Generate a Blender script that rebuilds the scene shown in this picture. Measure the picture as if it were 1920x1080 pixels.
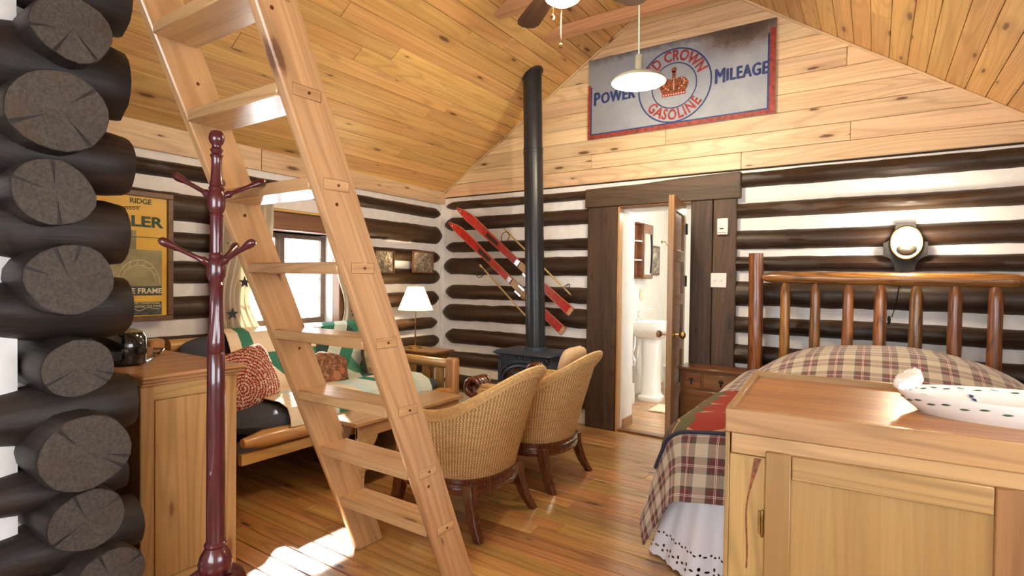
import bpy, bmesh, math, random
from mathutils import Vector, Matrix, noise
R = math.radians
PI = math.pi
rnd = random.Random(7)
for o in list(bpy.data.objects):
    bpy.data.objects.remove(o)
S = bpy.context.scene
COL = S.collection

# ------------------------------------------------------------------ camera, world, sun, exposure
cam_d = bpy.data.cameras.new('camera')
cam = bpy.data.objects.new('camera', cam_d)
COL.objects.link(cam)
cam_d.sensor_width = 36.0
cam_d.lens = 1017.18 / 1920 * 36
cam_d.clip_start = 0.02
_r, _u, _w = (0.8308, 0.5564, 0.0124), (-0.0195, 0.0069, 0.9998), (-0.5563, 0.8309, -0.0166)
cam.matrix_world = Matrix(((_r[0], _u[0], -_w[0], 0), (_r[1], _u[1], -_w[1], 0), (_r[2], _u[2], -_w[2], 1.35), (0, 0, 0, 1)))
S.camera = cam

W = bpy.data.worlds.new('sky')
S.world = W
W.use_nodes = True
_bg = W.node_tree.nodes['Background']
_bg.inputs['Color'].default_value = (0.88, 0.94, 1.0, 1)
_bg.inputs['Strength'].default_value = 8.0

sun_d = bpy.data.lights.new('sun', 'SUN')
sun_d.energy = 42.0
sun_d.color = (1.0, 0.94, 0.86)
sun_d.angle = R(2.6)
sun = bpy.data.objects.new('sun', sun_d)
COL.objects.link(sun)
sun.location = (-8, 8, 8)
sun.rotation_euler = Vector((1.2, -0.70, -1.0)).to_track_quat('-Z', 'Y').to_euler()

S.view_settings.view_transform = 'Standard'
S.view_settings.look = 'None'
S.view_settings.gamma = 1.0
S.view_settings.use_curve_mapping = False
S.view_settings.exposure = 0.58
S.cycles.use_denoising = True
S.cycles.max_bounces = 9
S.cycles.diffuse_bounces = 5
S.cycles.caustics_reflective = False
S.cycles.caustics_refractive = False
S.cycles.sample_clamp_indirect = 6.0

def lamp(loc, energy, col=(1, .82, .58), rad=.04):
    d = bpy.data.lights.new('lamp_light', 'POINT')
    d.energy = energy; d.color = col; d.shadow_soft_size = rad
    o = bpy.data.objects.new('lamp_light', d); COL.objects.link(o); o.location = loc
    return o

# ------------------------------------------------------------------ materials
class NT:
    def __init__(s, name):
        s.m = bpy.data.materials.new(name); s.m.use_nodes = True
        s.t = s.m.node_tree; s.b = s.t.nodes['Principled BSDF']; s.o = s.t.nodes['Material Output']
    def n(s, typ, **kw):
        nd = s.t.nodes.new(typ)
        for k, v in kw.items():
            if k.startswith('_'): setattr(nd, k[1:], v)
            else: s.inp(nd, k, v)
        return nd
    def inp(s, nd, k, v):
        k = k[1:] if k[0] == 'i' and k[1:].isdigit() else k
        sock = nd.inputs[int(k)] if k.isdigit() else nd.inputs[k.replace('__', ' ')]
        if hasattr(v, 'is_output') or isinstance(v, bpy.types.NodeSocket): s.t.links.new(v, sock)
        elif isinstance(v, bpy.types.Node): s.t.links.new(v.outputs[0], sock)
        else:
            if isinstance(v, tuple) and len(v) == 3 and sock.type == 'RGBA': v = (*v, 1)
            sock.default_value = v
    def math(s, op, a, b=0.0, c=None):
        nd = s.n('ShaderNodeMath', _operation=op, i0=a, i1=b)
        if c is not None: s.inp(nd, 'i2', c)
        return nd.outputs[0]
    def vmath(s, op, a, b):
        return s.n('ShaderNodeVectorMath', _operation=op, i0=a, i1=b).outputs[0]
    def ramp(s, fac, stops, interp='LINEAR'):
        nd = s.n('ShaderNodeValToRGB', Fac=fac); cr = nd.color_ramp; cr.interpolation = interp
        while len(cr.elements) < len(stops): cr.elements.new(0.5)
        for e, (p, c) in zip(cr.elements, stops):
            e.position = p; e.color = (*c, 1) if isinstance(c, tuple) else (c, c, c, 1)
        return nd.outputs[0]
    def mix(s, f, a, b, mode='MIX'):
        nd = s.t.nodes.new('ShaderNodeMix'); nd.data_type = 'RGBA'; nd.blend_type = mode
        for k, v in ((0, f), (6, a), (7, b)):
            s.inp(nd, 'i%d' % k, v)
        return nd.outputs[2]
    def bump(s, h, strength=.3, dist=.01):
        s.inp(s.b, 'Normal', s.n('ShaderNodeBump', Strength=strength, Distance=dist, Height=h).outputs[0])
    def coord(s, which='Object', jitter=True):
        c = s.n('ShaderNodeTexCoord').outputs[which]
        if jitter and which == 'Object':
            r = s.n('ShaderNodeObjectInfo').outputs['Random']
            off = s.n('ShaderNodeCombineXYZ', X=s.math('MULTIPLY', r, 37.0), Y=s.math('MULTIPLY', r, 91.0), Z=s.math('MULTIPLY', r, 53.0))
            c = s.vmath('ADD', c, off.outputs[0])
        return c
    def noise(s, vec, scale, detail=4, rough=.5, dist=0.0):
        return s.n('ShaderNodeTexNoise', Vector=vec, Scale=scale, Detail=detail, Roughness=rough, Distortion=dist).outputs['Fac']

def simple(name, col, rough=.5, metal=0.0, coat=0.0, noise_amt=.08, nscale=30, bump=0.0, spec=.5):
    m = NT(name); c = m.coord()
    f = m.noise(c, nscale, 4)
    lo = tuple(x * (1 - noise_amt * 1.6) for x in col); hi = tuple(min(1, x * (1 + noise_amt)) for x in col)
    m.inp(m.b, 'Base__Color', m.ramp(f, [(.3, lo), (.7, hi)]))
    m.inp(m.b, 'Roughness', rough); m.inp(m.b, 'Metallic', metal); m.inp(m.b, 'Coat__Weight', coat); m.inp(m.b, 'Specular__IOR__Level', spec)
    if bump: m.bump(f, bump, .004)
    return m.m

def emit(name, col, strength):
    m = NT(name)
    m.inp(m.b, 'Base__Color', col); m.inp(m.b, 'Emission__Color', col); m.inp(m.b, 'Emission__Strength', strength)
    return m.m

def wood(name, light, dark, axis='X', rough=.42, coat=.0, knots=.5, knotcol=(.11, .045, .015), var=.28, streak=.35, gs=1.0, bump=.12, hue=.02, spec=.5, kscale=1.0, round_=False, ring=.45, coatr=.18):
    m = NT(name); c = m.coord()
    i = 'XYZ'.index(axis)
    def sc(al, ac):
        v = [ac * gs] * 3; v[i] = al * gs
        return m.vmath('MULTIPLY', c, tuple(v))
    g1 = m.noise(sc(.7, 9), 1.0, 5, .55, .9)
    g2 = m.noise(sc(2.5, 110), 1.0, 3, .6)
    g3 = m.noise(sc(.5, 30), 1.0, 4, .6, .4)
    base = m.ramp(g1, [(.3, light), (.72, dark)])
    base = m.mix(m.math('MULTIPLY', m.ramp(g3, [(.45, 0.0), (.75, 1.0)]), streak), base, tuple(x * .55 for x in dark))
    g0 = m.noise(sc(.38, 4.5), 1.0, 1.5, .45, .25)
    rg = m.math('SINE', m.math('MULTIPLY', g0, 95.0))
    base = m.mix(m.math('MULTIPLY', m.math('POWER', m.math('MAXIMUM', rg, 0.0), 2.0), ring), base, tuple(x * .62 for x in dark))
    base = m.mix(m.math('MULTIPLY', m.ramp(g2, [(.4, 0.0), (.8, 1.0)]), .3), base, tuple(x * .6 for x in dark))
    if knots > 0:
        if round_: v = [7.5 * kscale] * 3; v[i] = 2.0 * kscale; kv = m.vmath('MULTIPLY', c, tuple(v))
        else:
            sp = m.n('ShaderNodeSeparateXYZ', Vector=c); o1, o2 = [sp.outputs[q] for q in range(3) if q != i]
            kv = m.n('ShaderNodeCombineXYZ', X=m.math('MULTIPLY', m.math('ADD', o1, o2), 7.5 * kscale), Y=m.math('MULTIPLY', sp.outputs[i], 2.0 * kscale)).outputs[0]
        vo = m.n('ShaderNodeTexVoronoi', _voronoi_dimensions='3D' if round_ else '2D', Vector=kv, Scale=1.0, Randomness=1.0)
        d = vo.outputs['Distance']
        sel = m.math('GREATER_THAN', m.n('ShaderNodeSeparateColor', Color=vo.outputs['Color']).outputs[0], 1 - knots)
        kz = m.math('ADD', .35, m.n('ShaderNodeSeparateColor', Color=vo.outputs['Color']).outputs[1])
        dn = m.math('DIVIDE', m.math('ADD', d, m.math('MULTIPLY', m.math('SUBTRACT', m.noise(c, 60, 2), .5), .06)), kz)
        core = m.math('MULTIPLY', m.ramp(dn, [(.055, 1.0), (.105, 0.0)]), sel)
        halo = m.math('MULTIPLY', m.math('MULTIPLY', m.ramp(dn, [(.07, 1.0), (.28, 0.0)]), sel), .45)
        base = m.mix(halo, base, tuple(x * .5 for x in dark))
        base = m.mix(m.math('MULTIPLY', core, .9), base, knotcol)
    rr = m.n('ShaderNodeObjectInfo').outputs['Random']
    hs = m.n('ShaderNodeHueSaturation', Hue=m.math('ADD', .5 - hue / 2, m.math('MULTIPLY', rr, hue)), Saturation=1.0, Value=m.math('ADD', 1 - var / 2, m.math('MULTIPLY', m.math('FRACT', m.math('MULTIPLY', rr, 7.31)), var)), Color=base)
    m.inp(m.b, 'Base__Color', hs.outputs[0])
    m.inp(m.b, 'Roughness', m.ramp(g2, [(.2, rough - .06), (.8, rough + .08)])); m.inp(m.b, 'Coat__Weight', coat); m.inp(m.b, 'Coat__Roughness', coatr)
    m.inp(m.b, 'Specular__IOR__Level', spec)
    if bump: m.bump(g2, bump, .003)
    return m.m

def wood3(name, *a, **k):
    return {ax: wood(name + '_' + ax.lower(), *a, axis=ax, **k) for ax in 'XYZ'}

M = {}
M['ceil'] = wood('pine_ceiling', (.70, .435, .165), (.57, .315, .105), knots=.42, rough=.38, var=.2, hue=.016, streak=.5)
M['gable'] = wood('pine_gable', (.80, .62, .395), (.70, .475, .265), knots=.34, rough=.45, var=.2, hue=.018, streak=.45)
M['floor'] = wood('floor_oak', (.62, .345, .115), (.40, .19, .055), knots=.4, rough=.30, coat=.75, coatr=.17, var=.42, streak=.8, ring=.6, hue=.03, knotcol=(.07, .025, .008))
M['bathfloor'] = M['floor']
M['ladder'] = wood('ladder_pine', (.66, .405, .20), (.54, .295, .125), knots=.45, rough=.3, coat=.5, var=.1, streak=.5, hue=.01, knotcol=(.13, .055, .03))
M['log'] = wood('dark_log', (.078, .041, .022), (.022, .012, .007), round_=True, knots=.4, rough=.46, spec=.4, var=.45, gs=1.0, bump=.35, knotcol=(.012, .007, .004), streak=.5)
M['logdark'] = wood('dark_log_end_stack', (.042, .028, .022), (.010, .0075, .0075), round_=True, knots=.35, rough=.5, spec=.4, var=.3, bump=.4, knotcol=(.02, .01, .006), streak=.6)
M['barn'] = wood('barn_board', (.115, .066, .036), (.045, .027, .017), knots=.5, rough=.6, var=.25, bump=.4, knotcol=(.02, .012, .008), streak=.6)
M['dresser'] = wood3('honey_pine', (.56, .32, .13), (.42, .21, .07), knots=.3, rough=.36, coat=.25, var=.06, streak=.35, knotcol=(.2, .07, .02))
M['cab'] = wood3('cabinet_pine', (.46, .262, .098), (.35, .18, .056), knots=.12, rough=.42, coat=.12, var=.12, streak=.3, knotcol=(.2, .07, .02))
M['cabtop'] = wood('cabinet_top_veneer', (.56, .275, .05), (.37, .155, .024), axis='X', knots=.0, rough=.32, coat=.15, var=.0, streak=.5, gs=.8, bump=.35)
M['cedar'] = wood('varnished_cedar_log', (.46, .19, .045), (.12, .04, .013), round_=True, knots=.3, rough=.3, coat=.5, var=.2, streak=1.0, ring=.7, bump=.5, knotcol=(.06, .018, .006), gs=1.6)
M['logfurn'] = wood('golden_pine_log', (.66, .40, .15), (.5, .26, .08), round_=True, knots=.4, rough=.35, coat=.4, var=.14, streak=.3)
M['coffee'] = wood('coffee_table_pine', (.62, .38, .19), (.5, .27, .11), knots=.35, rough=.33, coat=.35, var=.1)
M['cherry'] = wood('red_brown_wood', (.125, .030, .011), (.09, .020, .008), axis='Z', knots=0, rough=.25, coat=.6, var=.05, streak=.15)
M['night'] = wood('brown_oak', (.27, .115, .035), (.15, .055, .016), knots=.2, rough=.33, coat=.35, var=.1)
M['doorw'] = wood('door_wood', (.34, .17, .066), (.22, .10, .036), knots=0, rough=.35, coat=.3, var=.05, axis='X')
M['casing'] = wood('window_casing', (.27, .135, .06), (.16, .07, .03), knots=.3, rough=.5, var=.15)
M['sash'] = wood('window_sash', (.20, .135, .10), (.14, .09, .065), knots=0, rough=.5, var=.1)
M['beam'] = wood('beam_pine', (.60, .36, .185), (.48, .26, .12), knots=.4, rough=.6, var=.1, bump=.5)
M['fan'] = wood('dark_walnut', (.055, .024, .012), (.028, .012, .007), knots=0, rough=.35, coat=.2)
M['chink'] = simple('white_chinking', (.84, .835, .82), rough=.75, noise_amt=.04, nscale=14, bump=.6)
M['white'] = simple('white_paint', (.80, .78, .72), rough=.5, noise_amt=.03, nscale=6)
M['porcelain'] = simple('porcelain', (.86, .85, .81), rough=.12, coat=.5, noise_amt=.01)
M['plastic'] = simple('white_plastic', (.82, .81, .76), rough=.35, noise_amt=.02)
M['chrome'] = simple('chrome', (.8, .8, .8), rough=.15, metal=1, noise_amt=.02)
M['brass'] = simple('aged_brass', (.35, .22, .08), rough=.35, metal=1, noise_amt=.2)
M['iron'] = simple('black_iron', (.02, .02, .022), rough=.4, metal=.6, noise_amt=.1)
M['stove'] = simple('cast_iron_stove', (.05, .066, .095), rough=.4, metal=.25, noise_amt=.15, nscale=60, bump=.15)
M['pipe'] = simple('stove_pipe_black', (.02, .022, .027), rough=.34, metal=.2, noise_amt=.12, nscale=8)
M['glassfire'] = simple('amber_stove_glass', (.12, .05, .02), rough=.15, noise_amt=.5, nscale=18)
M['burg'] = simple('burgundy_lacquer', (.075, .006, .011), rough=.28, coat=.7, noise_amt=.15, nscale=12)
M['black'] = simple('gloss_black', (.008, .008, .01), rough=.12, coat=.5, noise_amt=.05)
M['denim'] = simple('charcoal_blue_cotton', (.055, .062, .085), rough=.9, noise_amt=.12, nscale=120, bump=.2)
M['cream'] = simple('cream_cloth', (.78, .69, .52), rough=.9, noise_amt=.06, nscale=60, bump=.2)
M['tan'] = simple('tan_cushion', (.58, .42, .26), rough=.9, noise_amt=.08, nscale=90, bump=.25)
M['red'] = simple('red_ski_paint', (.42, .022, .014), rough=.3, coat=.3, noise_amt=.2, nscale=20)
M['skiedge'] = simple('ski_bare_wood', (.55, .3, .14), rough=.5)
M['bamboo'] = simple('bamboo', (.62, .45, .2), rough=.4, noise_amt=.15)
M['leather'] = simple('dark_leather', (.03, .018, .012), rough=.6)
M['signred'] = simple('sign_red_border', (.30, .045, .03), rough=.5, noise_amt=.35, nscale=25)
M['signblue'] = simple('sign_blue_paint', (.02, .042, .16), rough=.5, noise_amt=.4, nscale=40)
M['letterred'] = simple('sign_red_letters', (.30, .035, .035), rough=.5, noise_amt=.35, nscale=40)
M['crownred'] = simple('crown_rust_red', (.24, .06, .02), rough=.55, noise_amt=.5, nscale=60)
M['green_ink'] = simple('poster_green_ink', (.03, .07, .03), rough=.6)
M['white_ink'] = simple('poster_white_ink', (.8, .75, .5), rough=.6)
M['navy'] = simple('navy_trim', (.02, .025, .05), rough=.8)
M['endgrain_dummy'] = None

def endgrain():
    m = NT('log_end_grain'); c = m.coord('Object', False)
    # rings around local X axis
    w = m.n('ShaderNodeTexWave', _wave_type='RINGS', _rings_direction='X', Vector=c, Scale=38.0, Distortion=2.5, Detail=3, Detail__Scale=2.0).outputs['Fac']
    f = m.noise(c, 90, 5, .7); big = m.noise(m.coord(), 9, 3)
    col = m.mix(m.ramp(f, [(.35, 0.0), (.75, 1.0)]), (.036, .028, .022), (.095, .078, .062))
    col = m.mix(m.math('MULTIPLY', w, .25), col, (.03, .023, .018))
    col = m.mix(m.ramp(big, [(.55, 0.0), (.75, .7)]), col, (.075, .034, .016))
    m.inp(m.b, 'Base__Color', col); m.inp(m.b, 'Roughness', .7)
    m.bump(f, .4, .004)
    return m.m
M['endgrain'] = endgrain()

def wicker():
    m = NT('wicker_weave'); uv = m.n('ShaderNodeTexCoord').outputs['UV']
    sp = m.n('ShaderNodeSeparateXYZ', Vector=uv)
    u, v = sp.outputs[0], sp.outputs[1]
    pu, pv = .0165, .0105
    cu = m.math('DIVIDE', u, pu); cv = m.math('DIVIDE', v, pv)
    row = m.math('FLOOR', cv)
    ph = m.math('MULTIPLY', m.math('ABSOLUTE', m.math('MODULO', row, 2.0)), .16)
    sv = m.math('ABSOLUTE', m.math('SINE', m.math('MULTIPLY', cv, PI)))
    rib = m.math('ABSOLUTE', m.math('SINE', m.math('MULTIPLY', m.math('ADD', cu, ph), PI)))
    h2 = m.math('MULTIPLY', m.math('POWER', rib, .7), m.math('ADD', .45, m.math('MULTIPLY', m.math('POWER', sv, .6), .55)))
    nz = m.noise(m.n('ShaderNodeVectorMath', _operation='MULTIPLY', i0=uv, i1=(14.0, 60.0, 1.0)).outputs[0], 1.0, 4)
    col = m.ramp(h2, [(.12, (.17, .075, .022)), (.45, (.55, .335, .13)), (.95, (.80, .57, .28))])
    col = m.mix(m.ramp(nz, [(.45, 0.0), (.8, .55)]), col, (.30, .15, .05))
    m.inp(m.b, 'Base__Color', col); m.inp(m.b, 'Roughness', .5)
    m.bump(h2, .8, .004)
    return m.m
M['wicker'] = wicker()
M['cane'] = simple('wicker_rim_cane', (.70, .46, .19), rough=.42, noise_amt=.16, nscale=70, bump=.2)

def plaid(name, P, cols, darker=1.0):
    cream, green, burg, thin = [tuple(x * darker for x in c) for c in cols]
    m = NT(name); uv = m.n('ShaderNodeTexCoord').outputs['UV']; sp = m.n('ShaderNodeSeparateXYZ', Vector=uv)
    stops = [(0, cream), (.24, green), (.35, burg), (.505, thin), (.525, burg), (.555, thin), (.575, burg), (.70, green), (.81, cream)]
    a = m.ramp(m.math('FRACT', m.math('DIVIDE', sp.outputs[0], P)), stops, 'CONSTANT')
    b = m.ramp(m.math('FRACT', m.math('DIVIDE', sp.outputs[1], P)), stops, 'CONSTANT')
    tw = m.math('FRACT', m.math('MULTIPLY', m.math('ADD', sp.outputs[0], sp.outputs[1]), 160.0))
    f = m.math('ADD', .36, m.math('MULTIPLY', m.math('GREATER_THAN', tw, .5), .2))
    col = m.mix(f, a, b)
    m.inp(m.b, 'Base__Color', col); m.inp(m.b, 'Roughness', .88); m.inp(m.b, 'Sheen__Weight', .25)
    m.bump(m.noise(m.coord(), 160, 3), .25, .003)
    return m.m
M['plaid'] = plaid('plaid_cotton', .130, [(.52, .455, .345), (.068, .062, .052), (.14, .026, .030), (.80, .74, .64)])

def blanket():
    m = NT('woven_blanket'); uv = m.n('ShaderNodeTexCoord').outputs['UV']; sp = m.n('ShaderNodeSeparateXYZ', Vector=uv)
    u, v = sp.outputs[0], sp.outputs[1]
    zig = m.math('MULTIPLY', m.math('ABSOLUTE', m.math('SUBTRACT', m.math('FRACT', m.math('DIVIDE', v, .16)), .5)), .07)
    uu = m.math('FRACT', m.math('DIVIDE', m.math('ADD', m.math('ADD', u, 2.0), zig), .62))
    ol, rd, tn, br = (.088, .08, .042), (.235, .018, .012), (.36, .22, .12), (.095, .06, .04)
    col = m.ramp(uu, [(0, br), (.10, tn), (.12, ol), (.24, rd), (.50, tn), (.515, ol), (.62, br), (.66, ol), (.70, rd), (.73, ol), (.76, rd), (.79, ol), (.82, rd), (.86, tn), (.88, ol)], 'CONSTANT')
    dia = m.math('GREATER_THAN', m.math('ADD', m.math('ABSOLUTE', m.math('SUBTRACT', m.math('FRACT', m.math('DIVIDE', v, .22)), .5)), m.math('ABSOLUTE', m.math('SUBTRACT', uu, .37))), .52)
    col = m.mix(m.math('MULTIPLY', dia, m.math('COMPARE', uu, .37, .13)), col, tn)
    f = m.noise(m.coord(), 210, 3)
    col = m.mix(m.ramp(f, [(.5, 0.0), (.85, .22)]), col, (.26, .22, .13))
    m.inp(m.b, 'Base__Color', col); m.inp(m.b, 'Roughness', .95)
    m.bump(f, .4, .004)
    return m.m
M['blanket'] = blanket()

def eyelet():
    m = NT('white_eyelet_cotton'); uv = m.n('ShaderNodeTexCoord').outputs['UV']; sp = m.n('ShaderNodeSeparateXYZ', Vector=uv)
    u, v = sp.outputs[0], sp.outputs[1]
    tot = None
    for v0, P, ph, ru, rv in ((.055, .045, 0, .0075, .0045), (.066, .045, .5, .0045, .0075), (.043, .045, .5, .0045, .006), (.115, .032, 0, .006, .004), (.122, .032, .45, .004, .005)):
        du = m.math('MULTIPLY', m.math('SUBTRACT', m.math('FRACT', m.math('ADD', m.math('DIVIDE', u, P), ph)), .5), P)
        e = m.math('ADD', m.math('POWER', m.math('DIVIDE', du, ru), 2.0), m.math('POWER', m.math('DIVIDE', m.math('SUBTRACT', v, v0), rv), 2.0))
        h = m.math('LESS_THAN', e, 1.0)
        tot = h if tot is None else m.math('MAXIMUM', tot, h)
    m.inp(m.b, 'Base__Color', (.78, .79, .84)); m.inp(m.b, 'Roughness', .9)
    m.inp(m.b, 'Alpha', m.math('SUBTRACT', 1.0, tot))
    m.bump(m.noise(m.coord(), 200, 2), .15, .002)
    return m.m
M['eyelet'] = eyelet()

def quilt():
    m = NT('patchwork_quilt'); uv = m.n('ShaderNodeTexCoord').outputs['UV']; sp = m.n('ShaderNodeSeparateXYZ', Vector=uv)
    u, v = sp.outputs[0], sp.outputs[1]       # u along the sofa (m), v down from the top (m)
    cr, gr, dg, pale = (.78, .68, .50), (.035, .20, .13), (.03, .07, .055), (.60, .68, .60)
    a = m.math('DIVIDE', u, .13); b = m.math('DIVIDE', v, .19)
    p, q = m.math('FLOOR', m.math('ADD', a, b)), m.math('FLOOR', m.math('SUBTRACT', a, b))
    wn = m.n('ShaderNodeTexWhiteNoise', _noise_dimensions='2D', Vector=m.n('ShaderNodeCombineXYZ', X=p, Y=q).outputs[0]).outputs['Value']
    chk = m.math('MODULO', m.math('ABSOLUTE', m.math('ADD', p, 0.0)), 2.0)
    lat = m.mix(chk, m.ramp(wn, [(0, gr), (.55, (.05, .26, .17)), (.8, dg)], 'CONSTANT'), m.ramp(wn, [(0, pale), (.5, (.7, .74, .66)), (.75, (.09, .3, .2))], 'CONSTANT'))
    tri = m.math('GREATER_THAN', m.math('SUBTRACT', v, .17), m.math('MULTIPLY', m.math('SUBTRACT', u, .17), .95))
    low = m.mix(tri, gr, cr)
    mid = m.mix(m.math('GREATER_THAN', v, .17), cr, low)
    col = m.mix(m.math('GREATER_THAN', u, .66), mid, lat)
    stripe = m.ramp(u, [(0, cr), (.085, gr), (.17, cr)], 'CONSTANT')
    col = m.mix(m.math('LESS_THAN', u, .172), col, stripe)
    seat = m.ramp(m.math('FRACT', m.math('MULTIPLY', u, 2.2)), [(0, cr), (.3, (.55, .72, .68)), (.55, (.66, .74, .68)), (.8, gr)], 'CONSTANT')
    seat = m.mix(m.math('LESS_THAN', u, .15), seat, cr)
    col = m.mix(m.math('GREATER_THAN', v, .62), col, seat)
    pk = m.math('MULTIPLY', m.math('SINE', m.math('MULTIPLY', m.math('ADD', u, v), 105.0)), m.math('SINE', m.math('MULTIPLY', m.math('SUBTRACT', u, v), 105.0)))
    m.inp(m.b, 'Base__Color', col); m.inp(m.b, 'Roughness', .9)
    m.bump(pk, .35, .006)
    return m.m
M['quilt'] = quilt()

def wovenred():
    m = NT('red_chain_stitch'); uv = m.n('ShaderNodeTexCoord').outputs['UV']
    c = m.n('ShaderNodeVectorMath', _operation='SUBTRACT', i0=uv, i1=(.14, .10, 0.0)).outputs[0]
    r = m.n('ShaderNodeVectorMath', _operation='LENGTH', i0=c).outputs['Value']
    ring = m.math('FRACT', m.math('DIVIDE', r, .021))
    f = m.noise(uv, 130, 2, .6)
    vo = m.n('ShaderNodeTexVoronoi', Vector=uv, Scale=120.0).outputs['Distance']
    msk = m.math('GREATER_THAN', m.math('ADD', m.math('MULTIPLY', vo, .9), m.math('MULTIPLY', m.math('GREATER_THAN', ring, .5), .25)), .66)
    col = m.mix(msk, (.25, .022, .02), (.62, .46, .32))
    m.inp(m.b, 'Base__Color', m.mix(m.ramp(f, [(.5, 0.0), (.8, .4)]), col, (.15, .02, .02))); m.inp(m.b, 'Roughness', .95)
    m.bump(vo, .6, .005)
    return m.m
M['wovenred'] = wovenred()

def hatprint():
    m = NT('hat_print_cotton'); uv = m.n('ShaderNodeTexCoord').outputs['UV']; sp = m.n('ShaderNodeSeparateXYZ', Vector=uv)
    f = m.noise(uv, 22, 5, .7, 1.5)
    col = m.ramp(f, [(.3, (.07, .02, .012)), (.5, (.20, .075, .035)), (.62, (.42, .24, .12)), (.8, (.14, .05, .02))])
    def ell(cx, cy, rx, ry):
        e = m.math('ADD', m.math('POWER', m.math('DIVIDE', m.math('SUBTRACT', sp.outputs[0], cx), rx), 2.0), m.math('POWER', m.math('DIVIDE', m.math('SUBTRACT', sp.outputs[1], cy), ry), 2.0))
        return m.math('LESS_THAN', e, 1.0)
    col = m.mix(ell(.2, .12, .085, .05), col, (.30, .11, .05)); col = m.mix(ell(.2, .15, .05, .05), col, (.46, .2, .09)); col = m.mix(ell(.27, .21, .03, .035), col, (.45, .15, .07))
    m.inp(m.b, 'Base__Color', col); m.inp(m.b, 'Roughness', .9)
    return m.m
M['hatprint'] = hatprint()
def floral():
    m = NT('floral_tapestry'); uv = m.n('ShaderNodeTexCoord').outputs['UV']
    f = m.noise(uv, 20, 5, .65, 1.2); g = m.noise(uv, 11, 3, .6)
    col = m.mix(m.ramp(f, [(.45, 0.0), (.55, 1.0)]), (.46, .36, .2), (.25, .2, .1))
    col = m.mix(m.ramp(g, [(.56, 0.0), (.62, 1.0)]), col, (.38, .09, .045))
    m.inp(m.b, 'Base__Color', col); m.inp(m.b, 'Roughness', .9)
    return m.m
M['floral'] = floral()

def curtain_mat():
    m = NT('striped_curtain'); uv = m.n('ShaderNodeTexCoord').outputs['UV']; sp = m.n('ShaderNodeSeparateXYZ', Vector=uv)
    s = m.math('FRACT', m.math('DIVIDE', sp.outputs[0], .035))
    col = m.ramp(s, [(0, (.74, .66, .52)), (.4, (.62, .53, .38)), (.5, (.76, .70, .58)), (.86, (.45, .36, .24)), (.9, (.74, .66, .52))], 'CONSTANT')
    m.inp(m.b, 'Base__Color', col); m.inp(m.b, 'Roughness', .9)
    tr = m.n('ShaderNodeBsdfTranslucent', Color=(.7, .62, .48))
    mx = m.n('ShaderNodeMixShader', i0=.35, i1=m.b.outputs[0], i2=tr.outputs[0])
    m.t.links.new(mx.outputs[0], m.o.inputs['Surface'])
    return m.m
M['curtain'] = curtain_mat()

def glass_mat():
    m = NT('window_glass')
    tr = m.n('ShaderNodeBsdfTransparent'); gl = m.n('ShaderNodeBsdfGlossy', Roughness=.03)
    mx = m.n('ShaderNodeMixShader', i0=.06, i1=tr.outputs[0], i2=gl.outputs[0])
    m.t.links.new(mx.outputs[0], m.o.inputs['Surface'])
    return m.m
M['glass'] = glass_mat()

def signmat():
    m = NT('worn_enamel_sign'); c = m.coord('Object', False)
    f = m.noise(c, 3.0, 5, .6); g = m.noise(c, 45, 4, .7)
    col = m.ramp(f, [(.3, (.25, .285, .345)), (.7, (.36, .395, .45))])
    sp = m.n('ShaderNodeSeparateXYZ', Vector=c)
    # rust and soot stain near the top right and along the top edge
    d = m.n('ShaderNodeVectorMath', _operation='LENGTH', i0=m.vmath('MULTIPLY', m.vmath('SUBTRACT', c, (.52, 0.0, .36)), (1.5, 1.0, 2.6))).outputs['Value']
    d = m.math('ADD', d, m.math('MULTIPLY', m.math('SUBTRACT', m.noise(c, 9, 5, .7), .5), .45))
    col = m.mix(m.ramp(d, [(.30, .85), (.62, 0.0)]), col, (.16, .085, .04))
    col = m.mix(m.ramp(d, [(.12, .95), (.42, 0.0)]), col, (.04, .032, .032))
    top = m.math('ADD', sp.outputs[2], m.math('MULTIPLY', m.math('SUBTRACT', m.noise(c, 11, 5, .7), .5), .16))
    col = m.mix(m.ramp(top, [(.29, 0.0), (.36, .8)]), col, (.08, .055, .045))
    col = m.mix(m.ramp(g, [(.60, 0.0), (.72, .6)]), col, (.17, .14, .13))
    left = m.math('ADD', m.math('MULTIPLY', sp.outputs[0], -1.0), m.math('MULTIPLY', m.noise(c, 6, 4), .3))
    col = m.mix(m.ramp(left, [(.55, 0.0), (.95, .45)]), col, (.2, .19, .16))
    m.inp(m.b, 'Base__Color', col); m.inp(m.b, 'Roughness', .38); m.inp(m.b, 'Metallic', .1)
    return m.m
M['sign'] = signmat()

def photo(name, seed, scale):
    m = NT(name); c = m.coord('Object', False)
    c = m.vmath('ADD', c, (seed, seed * 2.0, 0.0)); f = m.noise(c, scale, 6, .75, 1.4)
    m.inp(m.b, 'Base__Color', m.ramp(f, [(.36, (.025, .02, .016)), (.5, (.22, .18, .13)), (.62, (.6, .55, .45))])); m.inp(m.b, 'Roughness', .3)
    return m.m
M['photo1'] = photo('old_photo_print', 3.3, 16); M['photo2'] = photo('old_group_photo_print', 8.1, 30); M['photo3'] = photo('bath_print', 5.0, 6)

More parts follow.
